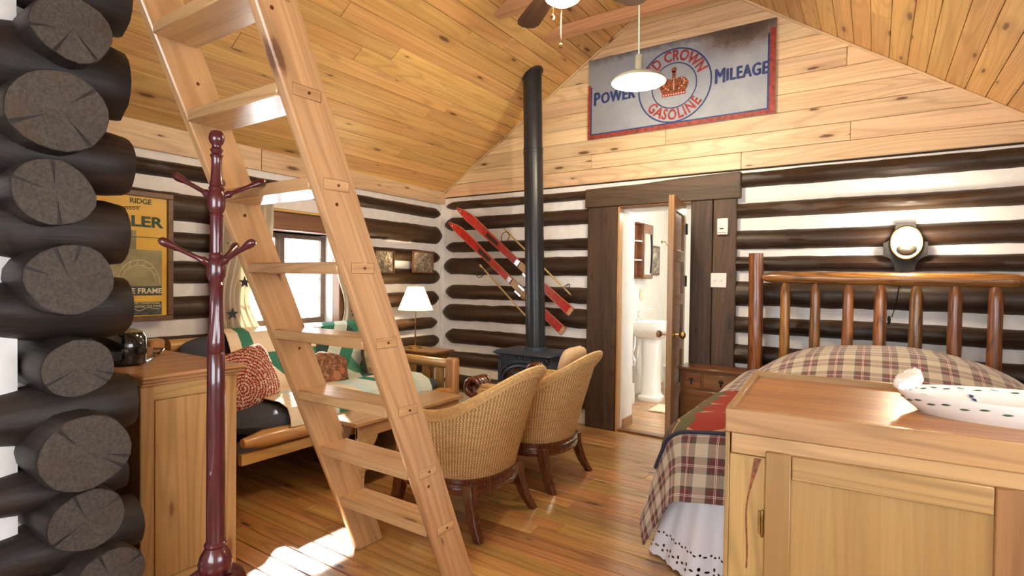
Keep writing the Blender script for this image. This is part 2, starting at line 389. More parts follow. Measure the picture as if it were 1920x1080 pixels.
def yellow():
    m = NT('yellow_poster_paper'); c = m.coord('Object', False)
    f = m.noise(c, 3, 5, .6)
    m.inp(m.b, 'Base__Color', m.ramp(f, [(.3, (.62, .34, .03)), (.7, (.80, .52, .06))])); m.inp(m.b, 'Roughness', .35)
    return m.m
M['yellow'] = yellow()
M['postergrey'] = simple('poster_grey_print', (.28, .25, .12), rough=.45, noise_amt=.25, nscale=8)
M['posterdark'] = simple('poster_dark_print', (.05, .06, .05), rough=.45, noise_amt=.4, nscale=40)
M['frame'] = wood('brown_frame', (.17, .085, .035), (.1, .05, .02), knots=0, rough=.4)

def shade():
    m = NT('lamp_shade_paper')
    m.inp(m.b, 'Base__Color', (.9, .8, .6)); m.inp(m.b, 'Roughness', .8)
    tr = m.n('ShaderNodeBsdfTranslucent', Color=(1, .86, .6))
    mx = m.n('ShaderNodeMixShader', i0=.6, i1=m.b.outputs[0], i2=tr.outputs[0])
    m.t.links.new(mx.outputs[0], m.o.inputs['Surface'])
    return m.m
M['shade'] = shade()
M['bulb'] = emit('lit_bulb', (1, .86, .6), 25)
M['globe'] = emit('lit_globe', (1, .88, .66), 7)
M['bowl'] = emit('lit_fan_bowl', (1, .85, .6), 3.5)
M['enamel'] = simple('white_enamel', (.85, .84, .78), rough=.3, noise_amt=.01)
M['enamelgrey'] = simple('grey_green_enamel', (.25, .25, .2), rough=.3, noise_amt=.03)
M['mirror'] = simple('mirror', (.9, .9, .9), rough=.02, metal=1, noise_amt=0)
M['caulk'] = simple('dark_joint', (.05, .03, .015), rough=.8)
M['knotstreak'] = simple('resin_streak', (.22, .065, .016), rough=.4, noise_amt=.4, nscale=60)

# ------------------------------------------------------------------ mesh building
class MB:
    def __init__(s): s.v, s.f, s.uv = [], [], {}
    def add(s, vs, fs, uvs=None):
        b = len(s.v); s.v += [tuple(p) for p in vs]
        for k, f in enumerate(fs):
            s.f.append(tuple(i + b for i in f))
        if uvs:
            for i, q in enumerate(uvs): s.uv[b + i] = q
        return s
    def box(s, x0, y0, z0, x1, y1, z1):
        return s.add([(x, y, z) for z in (z0, z1) for y in (y0, y1) for x in (x0, x1)],
                     [(0, 2, 3, 1), (4, 5, 7, 6), (0, 1, 5, 4), (2, 6, 7, 3), (0, 4, 6, 2), (1, 3, 7, 5)])
    def rings(s, rs, close=True, caps=True):
        n = len(rs[0]); vs = [p for r in rs for p in r]; fs = []
        for i in range(len(rs) - 1):
            for j in range(n if close else n - 1):
                k = (j + 1) % n
                fs.append((i * n + j, i * n + k, (i + 1) * n + k, (i + 1) * n + j))
        if caps:
            fs.append(tuple(range(n - 1, -1, -1))); fs.append(tuple((len(rs) - 1) * n + j for j in range(n)))
        return s.add(vs, fs)
    def tube(s, pts, rad, n=10, caps=True):
        pts = [Vector(p) for p in pts]; rs = []
        if not hasattr(rad, '__len__'): rad = [rad] * len(pts)
        t = (pts[1] - pts[0]).normalized()
        up = Vector((0, 0, 1)) if abs(t.z) < .9 else Vector((1, 0, 0))
        a = t.cross(up).normalized()
        for i, p in enumerate(pts):
            t = ((pts[min(i + 1, len(pts) - 1)] - pts[max(i - 1, 0)])).normalized()
            a = (a - t * a.dot(t)).normalized(); b = t.cross(a)
            rs.append([p + (a * math.cos(2 * PI * j / n) + b * math.sin(2 * PI * j / n)) * rad[i] for j in range(n)])
        return s.rings(rs, True, caps)
    def lathe(s, prof, o=(0, 0, 0), d=(0, 0, 1), n=20, flute=None):
        o, d = Vector(o), Vector(d).normalized()
        q = Vector((0, 0, 1)).rotation_difference(d)
        rs = []
        for i, (r, z) in enumerate(prof):
            ring = []
            for j in range(n):
                rr = r
                if flute and flute[0] <= z <= flute[1]: rr = r * (1 - .07 * (j % 2))
                ring.append(o + q @ Vector((rr * math.cos(2 * PI * j / n), rr * math.sin(2 * PI * j / n), z)))
            rs.append(ring)
        return s.rings(rs)
    def grid(s, f, nu, nv, closeu=False):
        vs, uvs = [], []
        for i in range(nv + 1):
            for j in range(nu + (0 if closeu else 1)):
                p = f(j / nu, i / nv); vs.append(p[0]); uvs.append(p[1] if len(p) > 1 else (0, 0))
        w = nu + (0 if closeu else 1); fs = []
        for i in range(nv):
            for j in range(nu):
                k = (j + 1) % w
                fs.append((i * w + j, i * w + k, (i + 1) * w + k, (i + 1) * w + j))
        return s.add(vs, fs, uvs)
    def prism(s, poly, fn, d0, d1):
        n = len(poly); vs = [fn(a, b, d0) for a, b in poly] + [fn(a, b, d1) for a, b in poly]
        return s.add(vs, [tuple(range(n - 1, -1, -1)), tuple(range(n, 2 * n))] + [(i, (i + 1) % n, n + (i + 1) % n, n + i) for i in range(n)])
    def mesh(s, name, mat, bev=0, smooth=True, solid=0, fixn=True, sub=0):
        me = bpy.data.meshes.new(name); me.from_pydata(s.v, [], s.f)
        if s.uv:
            ul = me.uv_layers.new(name='UVMap')
            for lp in me.loops: ul.data[lp.index].uv = s.uv.get(lp.vertex_index, (0, 0))
        if bev or fixn or solid or sub:
            bm = bmesh.new(); bm.from_mesh(me)
            if fixn: bmesh.ops.recalc_face_normals(bm, faces=bm.faces)
            if bev:
                es = [e for e in bm.edges if len(e.link_faces) == 2 and e.calc_face_angle(0) > .6]
                bmesh.ops.bevel(bm, geom=es, offset=bev, segments=1, affect='EDGES', clamp_overlap=True)
            if solid: bmesh.ops.solidify(bm, geom=bm.faces[:], thickness=solid)
            if sub: bmesh.ops.subdivide_edges(bm, edges=bm.edges[:], cuts=sub, use_grid_fill=True)
            bm.to_mesh(me); bm.free()
        if mat: me.materials.append(mat)
        if smooth:
            me.polygons.foreach_set('use_smooth', [True] * len(me.polygons))
            me.set_sharp_from_angle(angle=R(38))
        me.update()
        return me

MAT4 = {}
def mat_of(o): return MAT4.get(o.name, Matrix.Identity(4))
def link(name, data, root=None, mw=None):
    o = bpy.data.objects.new(name, data); COL.objects.link(o)
    mw = mw or Matrix.Identity(4)
    if root is not None:
        o.parent = root; o.matrix_local = mat_of(root).inverted() @ mw
    else: o.matrix_local = mw
    MAT4[o.name] = mw
    return o
def props(o, label=None, cat=None, group=None, kind=None):
    if label: o['label'] = label
    if cat: o['category'] = cat
    if group: o['group'] = group
    if kind: o['kind'] = kind
    return o
def thing(name, label, cat, loc=(0, 0, 0), rz=0.0, group=None):
    mw = Matrix.Translation(loc) @ Matrix.Rotation(rz, 4, 'Z')
    return props(link(name, None, None, mw), label, cat, group)
def part(name, mb, mat, root, label=None, bev=0, local=False, **k):
    """mesh in world coordinates (or in the root's own when local) as a child of root"""
    rm = mat_of(root) if root is not None else Matrix.Identity(4)
    if not local:
        inv = rm.inverted(); mb.v = [tuple(inv @ Vector(p)) for p in mb.v]
    o = link(name, mb.mesh(name, mat, bev, **k), root, rm)
    if label: o['label'] = label
    return o
def single(name, mb, mat, label, cat, loc, group=None, bev=0, **k):
    L = Vector(loc); mb.v = [tuple(Vector(p) - L) for p in mb.v]
    return props(link(name, mb.mesh(name, mat, bev, **k), None, Matrix.Translation(loc)), label, cat, group)
def frame_mat(p0, p1, wdir):
    x = (Vector(p1) - Vector(p0)).normalized(); y = Vector(wdir); y = (y - x * y.dot(x)).normalized(); z = x.cross(y)
    return Matrix(((x.x, y.x, z.x, p0[0]), (x.y, y.y, z.y, p0[1]), (x.z, y.z, z.z, p0[2]), (0, 0, 0, 1)))
def beam(name, root, p0, p1, wdir, w, t, mat, bev=.003, label=None, local=False, ends=None):
    """a board from p0 to p1 (centre line), grain along its length; w along wdir, t across"""
    if local:
        rm = mat_of(root); p0, p1 = rm @ Vector(p0), rm @ Vector(p1); wdir = rm.to_3x3() @ Vector(wdir)
    L = (Vector(p1) - Vector(p0)).length
    mb = MB().box(0, -w / 2, -t / 2, L, w / 2, t / 2)
    if ends:   # slanted end cuts: shift of the -y / +y side at both ends
        e0, e1 = ends
        mb.v = [(x + ((e0 if x < L / 2 else e1) * (1 if y > 0 else -1) * .5), y, z) for x, y, z in mb.v]
    o = link(name, mb.mesh(name, mat, bev), root, frame_mat(p0, p1, wdir))
    if label: o['label'] = label
    return o
def pole(name, root, p0, p1, r0, r1, mat, n=14, wob=0.0, taper=(0, 0), label=None, seg=14, seed=0):
    """a round log from p0 to p1, local X along it, optionally tapered at the ends"""
    L = (Vector(p1) - Vector(p0)).length; rs = []
    for i in range(seg + 1):
        t = i / seg; r = r0 + (r1 - r0) * t; x = L * t
        if taper[0] and x < taper[0]: r *= .52 + .48 * (x / taper[0]) ** .7
        if taper[1] and L - x < taper[1]: r *= .52 + .48 * ((L - x) / taper[1]) ** .7
        ring = []
        for j in range(n):
            a = 2 * PI * j / n
            q = 1 + wob * noise.noise(Vector((x * 6 + seed, math.cos(a) * 1.2, math.sin(a) * 1.2 + seed)))
            ring.append((x, r * q * math.cos(a), r * q * math.sin(a)))
        rs.append(ring)
    mb = MB().rings(rs)
    wd = (0, 0, 1) if abs((Vector(p1) - Vector(p0)).normalized().z) < .9 else (1, 0, 0)
    o = link(name, mb.mesh(name, mat), root, frame_mat(p0, p1, wd))
    if label: o['label'] = label
    return o

# text as mesh, laid out in a local plane (x right, y up, z towards the reader)
def text_mb(txt, size, bold=.0, align='CENTER', sx=1.0, depth=.0015, arc=None, track=1.0):
    cu = bpy.data.curves.new('t', 'FONT'); cu.body = txt; cu.size = size; cu.align_x = align; cu.align_y = 'CENTER'
    cu.offset = bold; cu.extrude = depth; cu.space_character = track; cu.resolution_u = 3
    ob = bpy.data.objects.new('t', cu); COL.objects.link(ob)
    bpy.context.view_layer.update()
    me = bpy.data.meshes.new_from_object(ob.evaluated_get(bpy.context.evaluated_depsgraph_get()))
    mb = MB()
    vs = []
    for v in me.vertices:
        x, y, z = v.co; x *= sx
        if arc:
            rad, sgn = arc      # sgn 1: over the top, -1: along the bottom
            if sgn > 0: th = PI / 2 - x / rad; rr = rad + y
            else: th = -PI / 2 + x / rad; rr = rad - y
            x, y = rr * math.cos(th), rr * math.sin(th)
        vs.append((x, y, z))
    mb.add(vs, [tuple(p.vertices) for p in me.polygons])
    bpy.data.objects.remove(ob); bpy.data.curves.remove(cu); bpy.data.meshes.remove(me)
    return mb
def put(name, mb, mat, root, mw, label=None, **k):
    o = link(name, mb.mesh(name, mat, fixn=False, smooth=False, **k), root, mw)
    if label: o['label'] = label
    return o
def on_back(x, y, z, rot=0):   # plane facing the room from the back wall
    return Matrix(((1, 0, 0, x), (0, 0, -1, y), (0, 1, 0, z), (0, 0, 0, 1))) @ Matrix.Rotation(rot, 4, 'Z')
def on_left(x, y, z, rot=0):
    return Matrix(((0, 0, 1, x), (1, 0, 0, y), (0, 1, 0, z), (0, 0, 0, 1))) @ Matrix.Rotation(rot, 4, 'Z')

def dup(o, root=None, mw=None):
    c = o.copy(); COL.objects.link(c)
    if root is not None: c.parent = root
    for k in list(o.children): dup(k, c)
    return c

def structure(name, mb, mat, mw=None, **k):
    mw = mw or Matrix.Identity(4)
    o = link(name, mb.mesh(name, mat, **k), None, mw)
    o['kind'] = 'structure'
    return o

# ------------------------------------------------------------------ structure: floor
D = 4.6                       # back wall plane
floor = structure('floor', MB().box(-4.3, -1.3, -.08, 1.6, 4.9, -.014).box(-2.6, 4.9, -.08, .3, 7.4, -.014), M['caulk'], bev=0)
def rows(y0, y1, w, x0, x1, lo, hi, mat, mn, mx):
    y = y0; k = 0
    while y < y1 - .01:
        x = x0 - rnd.random() * mn
        while x < x1:
            L = rnd.uniform(mn, mx); a, b = max(x, x0), min(x + L, x1)
            if b - a > .05:
                zj = rnd.uniform(-.0006, .0006)
                beam('plank', floor, (a + .0008, y + w / 2, -.007 + zj), (b - .0008, y + w / 2, -.007 + zj), (0, 1, 0), w - .0034, .014, mat, bev=.0018)
            x += L
        y += w; k += 1
rows(-1.25, 4.9, .1025, -4.25, 1.45, 0, 0, M['floor'], 1.1, 2.6)
rows(4.9, 7.3, .1, -2.4, -.2, 0, 0, M['floor'], 1.6, 2.6)

# ------------------------------------------------------------------ logs
def log_mesh(L, hh, seed, pr=.062, ry=.1, cap=(.1, .1), mat=None, n=14, wav=.07):
    rz = 1.05 * hh / math.sqrt(1 - ((ry - pr) / ry) ** 2)
    N = max(10, int(L / .05)); rs = []
    for i in range(N + 1):
        x = L * i / N
        q = 1.0
        for d, c in ((x, cap[0]), (L - x, cap[1])):
            if c and d < c: q *= .42 + .58 * d / c
        g = 1 + wav * noise.noise(Vector((x * .9, seed * 7.7, 0))) + .055 * noise.noise(Vector((x * 4, seed * 3.1, 5))) + .05 * noise.noise(Vector((x * 11, seed * 1.1, 8)))
        dz = .010 * noise.noise(Vector((x * .8, seed * 5.3, 9)))
        ring = []
        for j in range(n):
            a = 2 * PI * j / n
            bump = 1 + .045 * noise.noise(Vector((x * 2.4, 2 * math.cos(a) + seed, 2 * math.sin(a)))) + .035 * noise.noise(Vector((x * 13, 2.5 * math.cos(a) + seed, 2.5 * math.sin(a))))
            ring.append((x, pr - ry + ry * q * bump * math.cos(a), dz + rz * g * q * bump * math.sin(a)))
        rs.append(ring)
    return MB().rings(rs).mesh('log', mat or M['log'])

# back wall -------------------------------------------------------------------
DX0, DX1, DH = -1.895, -1.272, 2.008
wall_back = structure('wall_back', MB().box(-4.35, D, 0, DX0, D + .28, 2.24).box(DX1, D, 0, 1.6, D + .28, 2.24).box(DX0, D, DH, DX1, D + .28, 2.24), M['chink'], sub=0)
def back_log(x0, x1, z0, z1, sd, capL=0, capR=0):
    L = x1 - x0
    me = log_mesh(L, (z1 - z0) / 2, sd, cap=(capR, capL))
    link('log', me, wall_back, Matrix.Translation((x1, D, (z0 + z1) / 2)) @ Matrix.Rotation(PI, 4, 'Z'))
for k, (z0, z1) in enumerate([(2.095, 2.215), (1.855, 1.97), (1.611, 1.756), (1.439, 1.551), (1.158, 1.349), (.945, 1.076), (.70, .85), (.44, .58), (.15, .31)]):
    back_log(-.93, 1.45, z0, z1, k + 1)
starts = [-3.965, -3.985, -3.965, -3.995, -3.965, -4.0, -3.965, -3.97, -3.975]
for k, (z0, z1) in enumerate([(2.095, 2.182), (1.868, 2.008), (1.632, 1.743), (1.393, 1.565), (1.132, 1.277), (.893, 1.071), (.643, .799), (.40, .548), (.14, .30)]):
    back_log(starts[k], -2.2, z0, z1, k + 31, capL=.085)
# fillet of chinking in the corner
fil = MB()
rs = []
for i in range(45):
    z = .02 + 2.2 * i / 44; w = .012 + .010 * noise.noise(Vector((0, 0, z * 5))); xo = .02 * noise.noise(Vector((3, 1, z * 3.5)))
    rs.append([(-4.03, D + .03, z), (-4.0 + w * 1.3 + xo, D - .012, z), (-4.0 + w * .8 + xo, D - .04 - w * .3, z), (-3.985, D - .06 - w, z), (-4.03, D - .08, z)])
part('chinking', fil.rings(rs), M['chink'], wall_back)

# gable boards on the back wall
LS, LB = .621, 4.767      # left roof slope z = LS x + LB
RS, RB = -.698, 2.936     # right roof slope
XR = (RB - LB) / (LS - RS); ZR = LS * XR + LB
gz = 2.24; gw = .134; k = 0
joints = {1: [-.169, -2.2], 2: [-1.507], 3: [.35, -1.2], 5: [-.2], 6: [-1.0], 7: [-.895], 8: [-.466], 4: [-1.9], 0: [-.9]}
while gz < ZR - .02:
    zt = min(gz + gw, ZR)
    def edge(z): return ((z - LB) / LS, (z - RB) / RS)
    a0, b0 = edge(gz); a1, b1 = edge(zt)
    a0, a1, b0, b1 = max(a0, -4.02), max(a1, -4.02), min(b0, 1.45), min(b1, 1.45)
    cuts = sorted([x for x in joints.get(k, []) if a0 + .2 < x < b0 - .2])
    xs = [None] + cuts + [None]
    for i in range(len(xs) - 1):
        l0, l1 = (a0, a1) if xs[i] is None else (xs[i] + .001, xs[i] + .001)
        r0, r1 = (b0, b1) if xs[i + 1] is None else (xs[i + 1] - .001, xs[i + 1] - .001)
        cx = (l0 + r0) / 2
        mb = MB().prism([(l0 - cx, gz + .0012), (r0 - cx, gz + .0012), (r1 - cx, zt - .0012), (l1 - cx, zt - .0012)], lambda a, b, d: (a, d, b - gz), 0, .02)
        link('plank', mb.mesh('plank', M['gable'], .003), wall_back, Matrix.Translation((cx, D - .022, gz)))
    gz += gw; k += 1
part('backing', MB().prism([(-4.05, 2.23), (1.5, 2.23), (1.5, 2.0), (XR, ZR), (-4.05, 2.27)], lambda a, b, d: (a, d, b), D - .001, D + .2), M['caulk'], wall_back)

# left wall (slightly out of square) ---------------------------------------------
YAW = .0187
LWM = Matrix.Translation((-4.0, D, 0)) @ Matrix.Rotation(YAW, 4, 'Z')
def lw(out, d, z): return tuple(LWM @ Vector((out, -d, z)))
WY0, WY1, WZ0, WZ1 = 1.51, 2.40, .94, 1.71      # window opening (distance from the corner, height)
wall_left = structure('wall_left', MB().box(-.25, -6, 0, 0, -WY1, 2.2).box(-.25, -WY0, 0, 0, .2, 2.2).box(-.25, -WY1, 0, 0, -WY0, WZ0).box(-.25, -WY1, WZ1, 0, -WY0, 2.2), M['chink'], LWM)
def left_log(d0, d1, z0, z1, sd, cap0=0, cap1=0):
    me = log_mesh(d1 - d0, (z1 - z0) / 2, sd, cap=(cap0, cap1))
    link('log', me, wall_left, LWM @ Matrix.Translation((0, -d0, (z0 + z1) / 2)) @ Matrix.Rotation(-PI / 2, 4, 'Z'))
ends = [.06, .03, .065, .06, .075, .10, .06, .08, .06]
for k, (z0, z1) in enumerate([(2.0, 2.105), (1.722, 1.905), (1.51, 1.64), (1.29, 1.44), (1.05, 1.20), (.805, .93), (.60, .735), (.35, .5), (.10, .25)]):
    if z1 > WZ0 + .02 and z0 < WZ1 + .12:
        left_log(ends[k], 1.40, z0, z1, k + 61, .09); left_log(2.52, 3.85, z0, z1, k + 81)
    else: left_log(ends[k], 3.85, z0, z1, k + 61, .09)
for a, b in ((0, 2.2), (2.2, 3.86)):
    beam('plank', wall_left, lw(.012, a + .002, 2.26), lw(.012, b - .002, 2.26), (0, 0, 1), .2, .02, M['gable'])

# ceiling: two slopes of boards ------------------------------------------------------
ce = MB()
def sl(x, off=0): return (LS * x + LB if x < XR else RS * x + RB) + off
ce.prism([(-4.35, sl(-4.35, .03)), (XR, ZR + .03), (1.7, sl(1.7, .03)), (1.7, sl(1.7, .16)), (XR, ZR + .18), (-4.35, sl(-4.35, .16))], lambda a, b, d: (a, d, b), -1.3, 4.9)
ceiling = structure('ceiling', ce, M['caulk'])
def slope_boards(x0, x1, S_, B_, w):
    Ls = math.hypot(x1 - x0, S_ * (x1 - x0)); ux, uz = (x1 - x0) / Ls, S_ * (x1 - x0) / Ls
    nrm = Vector((-uz, 0, ux)); nrm = nrm if nrm.z > 0 else -nrm
    s = 0
    while s < Ls - .02:
        ww = min(w, Ls - s); c = s + ww / 2
        x, z = x0 + ux * c, S_ * (x0 + ux * c) + B_
        y = 4.6 + rnd.uniform(0, 1.2)
        while y > -1.25:
            L = rnd.uniform(1.3, 2.9); a, b = max(y - L, -1.25), min(y, D - .001)
            if b - a > .04:
                p = Vector((x, 0, z)) + nrm * .011
                beam('plank', ceiling, (p.x, b - .001, p.z), (p.x, a + .001, p.z), (ux, 0, uz), ww - .003, .02, M['ceil'], bev=.0025)
            y -= L
        s += ww
slope_boards(-4.02, XR, LS, LB, .125)
slope_boards(XR, 1.5, RS, RB, .125)
# slim trim where the ceiling meets the gable
for nm, a, b in (('trim_1', (-4.0, sl(-4.0)), (XR, ZR)), ('trim_2', (XR, ZR), (1.45, sl(1.45)))):
    o = beam(nm, None, (a[0], D - .034, a[1] - .008), (b[0], D - .034, b[1] - .008), (0, 1, 0), .022, .014, M['gable']); o['kind'] = 'structure'

# collar ties under the ridge
for k, (y, z) in enumerate(((3.92, 3.37), (3.30, 3.33))):
    xl, xr = (z - .02 - LB) / LS, (z - .02 - RB) / RS
    o = beam('beam', None, (xl - .03, y, z), (xr + .03, y, z), (0, 0, 1), .085, .085, M['beam'], bev=.006); o['kind'] = 'structure'

o = beam('beam', None, (-4.0, .67, 2.56), (1.45, .67, 2.56), (0, 0, 1), .2, .12, M['beam'], bev=.006); o['kind'] = 'structure'   # loft edge the ladder leans on

# near corner of crossing dark logs ---------------------------------------------------
wall_front = structure('wall_front', MB().box(-4.1, .56, 0, -2.46, .74, 2.3), M['chink'])
B = [(.655, 2.375, .10), (.655, 2.12, .105), (.622, 1.856, .128), (.612, 1.601, .104), (.642, 1.33, .114), (.668, 1.049, .094), (.682, .776, .124), (.692, .549, .101), (.76, .33, .1), (.70, .1, .1)]
for k, (y, z, r) in enumerate(B):
    rs = []; N = 16; n = 22
    outline = []
    for j in range(n):
        a = 2 * PI * j / n
        outline.append(1 + .10 * noise.noise(Vector((math.cos(a) * .9 + k * 5, math.sin(a) * .9, 0))) + .03 * noise.noise(Vector((math.cos(a) * 3 + k * 5, math.sin(a) * 3, 4))))
    for i in range(N + 1):
        x = -1.9 + 1.9 * i / N
        q = .97 if i == N else 1
        rs.append([(x if i < N else .0, r * 1.06 * q * outline[j] * math.cos(2 * PI * j / n), r * q * outline[j] * (1 + .02 * noise.noise(Vector((x * 3, j, k)))) * math.sin(2 * PI * j / n)) for j in range(n)])
    rs.insert(-1, [(-.012, p[1] / .97, p[2] / .97) for p in rs[-1]])
    lg = link('log', MB().rings(rs).mesh('log', M['logdark']), wall_front, Matrix.Translation((-2.1 + rnd.uniform(-.02, .02), y, z)))
    # sawn end with drying cracks left open
    cr = sorted(rnd.sample(range(0, n), 3)); pts = []
    mb = MB(); c0 = (.004, 0, 0)
    for j in range(n):
        a0, a1 = 2 * PI * j / n, 2 * PI * (j + 1) / n
        if j in cr: a1 -= .11
        o0, o1 = outline[j], outline[(j + 1) % n]
        inner = .0 if j not in cr else rnd.uniform(.15, .45)
        P = lambda a, o: (.003, r * 1.06 * .955 * o * math.cos(a), r * .955 * o * math.sin(a))
        pa, pb = P(a0, o0), P(a1, o1)
        pe = P(2 * PI * (j + 1) / n, o1)
        if j in cr:
            mid = tuple(x * inner for x in pe); mid = (.003, mid[1], mid[2])
            mb.add([c0, pa, pb, mid], [(0, 1, 2, 3)])
        else: mb.add([c0, pa, pb], [(0, 1, 2)])
    o = link('end_grain', mb.mesh('end_grain', M['endgrain'], fixn=False, smooth=False), lg, MAT4[lg.name]); o['label'] = 'grey sawn end with growth rings and cracks'

wall_entry = structure('wall_entry', MB().box(-2.42, -1.3, 0, -2.275, .56, 2.6), M['chink'])
for k, (z0, z1, e) in enumerate([(2.46, 2.68, .9), (2.205, 2.43, .91), (1.90, 2.165, .905), (1.63, 1.856, .92), (1.379, 1.61, .905), (1.125, 1.345, .915), (.778, .99, .93), (.56, .72, .90), (.335, .53, .95), (.08, .30, .93)]):
    rs = []; n = 18; L = e + 1.3; r = (z1 - z0) / 2
    for i in range(45):
        x = L * i / 44
        q = .93 if i == 0 else 1
        tq = max(0, min(1, (x - .22) / .2)); q *= 1 - .24 * tq * tq * (3 - 2 * tq)
        rs.append([(x, .115 * q * math.cos(2 * PI * j / n) * (1 + .06 * noise.noise(Vector((x * 2, j * .7, k))) + .035 * noise.noise(Vector((x * 12, j * 1.1, k)))), r * q * math.sin(2 * PI * j / n) * (1 + .07 * noise.noise(Vector((x * 2, j * .7, k + 9))) + .035 * noise.noise(Vector((x * 12, j * 1.1, k + 3))))) for j in range(n)])
    link('log', MB().rings(rs).mesh('log', M['logdark']), wall_entry, Matrix.Translation((-2.305, e - .055, (z0 + z1) / 2)) @ Matrix.Rotation(-PI / 2, 4, 'Z'))

# right wall, outside the frame, with an unseen window opening added to let daylight in
wall_right = structure('wall_right', MB().box(1.45, -1.3, 0, 1.7, .5, 2.05).box(1.45, 2.1, 0, 1.7, 4.9, 2.05).box(1.45, .5, 0, 1.7, 2.1, .9), M['chink'])
wall_near = structure('wall_near', MB().box(-2.46, -1.45, 0, 1.7, -1.3, .85).box(-2.46, -1.45, 2.0, 1.7, -1.3, 4.1).box(-2.46, -1.45, .85, -1.35, -1.3, 2.0).box(.75, -1.45, .85, 1.7, -1.3, 2.0), M['chink'])  # unseen wall added behind the camera; its opening limits the daylight fill
for k in range(8):
    z = .14 + .255 * k
    for a, b in (((2.45, 4.58),) if z > .85 else ((-1.2, 4.58),)):
        me = log_mesh(b - a, .07, k + 120)
        link('log', me, wall_right, Matrix.Translation((1.45, a, z)) @ Matrix.Rotation(PI / 2, 4, 'Z'))

# ------------------------------------------------------------------ door opening, boards, bathroom
t1 = beam('trim_3', None, (-2.06, D - .045, 0.0), (-2.06, D - .045, 2.01), (1, 0, 0), .29, .05, M['barn'], bev=.006); t1['kind'] = 'structure'
hd = MB().prism([(-2.225, 2.008), (-.885, 2.008), (-.885, 2.215), (-1.35, 2.205), (-1.7, 2.185), (-2.0, 2.183), (-2.225, 2.178)], lambda a, b, d: (a + 1.55, d, b - 2.1), -.03, .03)
o = link('trim_4', hd.mesh('trim_4', M['barn'], .006), None, Matrix.Translation((-1.555, D - .05, 2.1))); o['kind'] = 'structure'
t5 = beam('trim_5', None, (-1.185, D - .045, 0.0), (-1.185, D - .045, 2.008), (1, 0, 0), .172, .05, M['barn'], bev=.005); t5['kind'] = 'structure'
t6 = beam('trim_6', None, (-1.006, D - .045, 0.0), (-1.006, D - .045, 2.008), (1, 0, 0), .175, .05, M['barn'], bev=.005); t6['kind'] = 'structure'
# worn light edge of the casing, threshold
o = beam('trim_7', None, (-1.902, D - .03, 0), (-1.902, D - .03, 2.0), (0, 1, 0), .085, .016, M['logfurn']); o['kind'] = 'structure'
o = beam('trim_8', None, (-1.9, D - .03, 2.0), (-1.27, D - .03, 2.0), (0, 1, 0), .085, .016, M['casing']); o['kind'] = 'structure'
o = beam('trim_9', None, (DX0, D + .0, .008), (DX1, D + .0, .008), (0, 1, 0), .09, .016, M['night']); o['kind'] = 'structure'
o = structure('wall_reveal', MB().box(DX0 - .02, D + .02, 0, DX0 + .006, D + .282, DH).box(DX0, D + .02, DH - .02, DX1, D + .282, DH + .01).box(DX1 - .004, D + .02, 0, DX1 + .02, D + .282, DH), M['white'])
o = beam('baseboard_left', None, (DX0 + .012, D + .04, .045), (DX0 + .012, D + .275, .045), (0, 0, 1), .09, .012, M['cab']['X']); o['kind'] = 'structure'
BX = -2.337
structure('wall_bath_left', MB().box(BX - .1, D + .28, 0, BX, 7.45, 2.5), M['white'])
structure('wall_bath_back', MB().box(BX, 7.3, 0, -.2, 7.45, 2.5), M['white'])
structure('wall_bath_right', MB().box(-.2, D + .28, 0, -.1, 7.45, .9).box(-.2, D + .28, 1.9, -.1, 7.45, 2.5).box(-.2, 5.7, .9, -.1, 7.45, 1.9), M['white'])
structure('ceiling_bath', MB().box(BX - .1, D + .28, 2.4, -.1, 7.45, 2.5), M['white'])
lamp((-1.3, 5.9, 2.2), 21, (1, .93, .8), .12)

# sink on the bathroom's left wall
sk = thing('pedestal_sink', 'white pedestal sink with chrome faucet seen through the open door', 'sink', (-2.08, 5.98, 0))
def rrect(cx, cy, hx, hy, z, n=24, p=5.0):
    out = []
    for j in range(n):
        a = 2 * PI * j / n; c, s = math.cos(a), math.sin(a)
        out.append((cx + hx * math.copysign(abs(c) ** (2 / p), c), cy + hy * math.copysign(abs(s) ** (2 / p), s), z))
    return out
part('pedestal', MB().rings([rrect(-2.09, 5.98, hx, hy, z, 24, 4) for hx, hy, z in ((.13, .13, 0), (.135, .135, .02), (.13, .13, .05), (.115, .115, .06), (.11, .11, .075), (.10, .10, .1), (.095, .09, .4), (.10, .095, .72))]), M['porcelain'], sk)
bs = [rrect(-2.09, 5.97, hx, hy, z, 28, 5) for hx, hy, z in ((.12, .12, .70), (.17, .2, .74), (.215, .27, .80), (.222, .282, .82), (.228, .29, .865), (.232, .295, .89))]
bs += [rrect(-2.07, 5.97, hx, hy, z, 28, 3) for hx, hy, z in ((.18, .235, .89), (.16, .21, .87), (.10, .13, .80), (.02, .03, .785))]
part('basin', MB().rings(bs), M['porcelain'], sk)
fa = part('faucet', MB().lathe([(.025, 0), (.022, .02), (.012, .03), (.011, .09), (.016, .1), (.0, .115)], (-2.26, 6.0, .89)).tube([(-2.26, 6.0, .97), (-2.2, 6.0, 1.0), (-2.14, 6.0, 1.03), (-2.1, 6.0, 1.04), (-2.085, 6.0, 1.015)], .009, 8), M['chrome'], sk, 'chrome faucet')
part('tap', MB().lathe([(.02, 0), (.012, .02), (.01, .06), (.03, .065), (.028, .075), (0, .08)], (-2.265, 5.88, .89)), M['chrome'], sk)
part('drain_pipe', MB().tube([(-2.24, 5.86, .72), (-2.24, 5.85, .6), (-2.26, 5.83, .52), (-2.22, 5.82, .44), (-2.25, 5.82, .36), (-2.3, 5.82, .34)], .014, 8).tube([(-2.21, 5.84, .74), (-2.18, 5.82, .62), (-2.2, 5.80, .4), (-2.19, 5.8, .3)], .008, 8), M['chrome'], sk, 'chrome supply pipes')
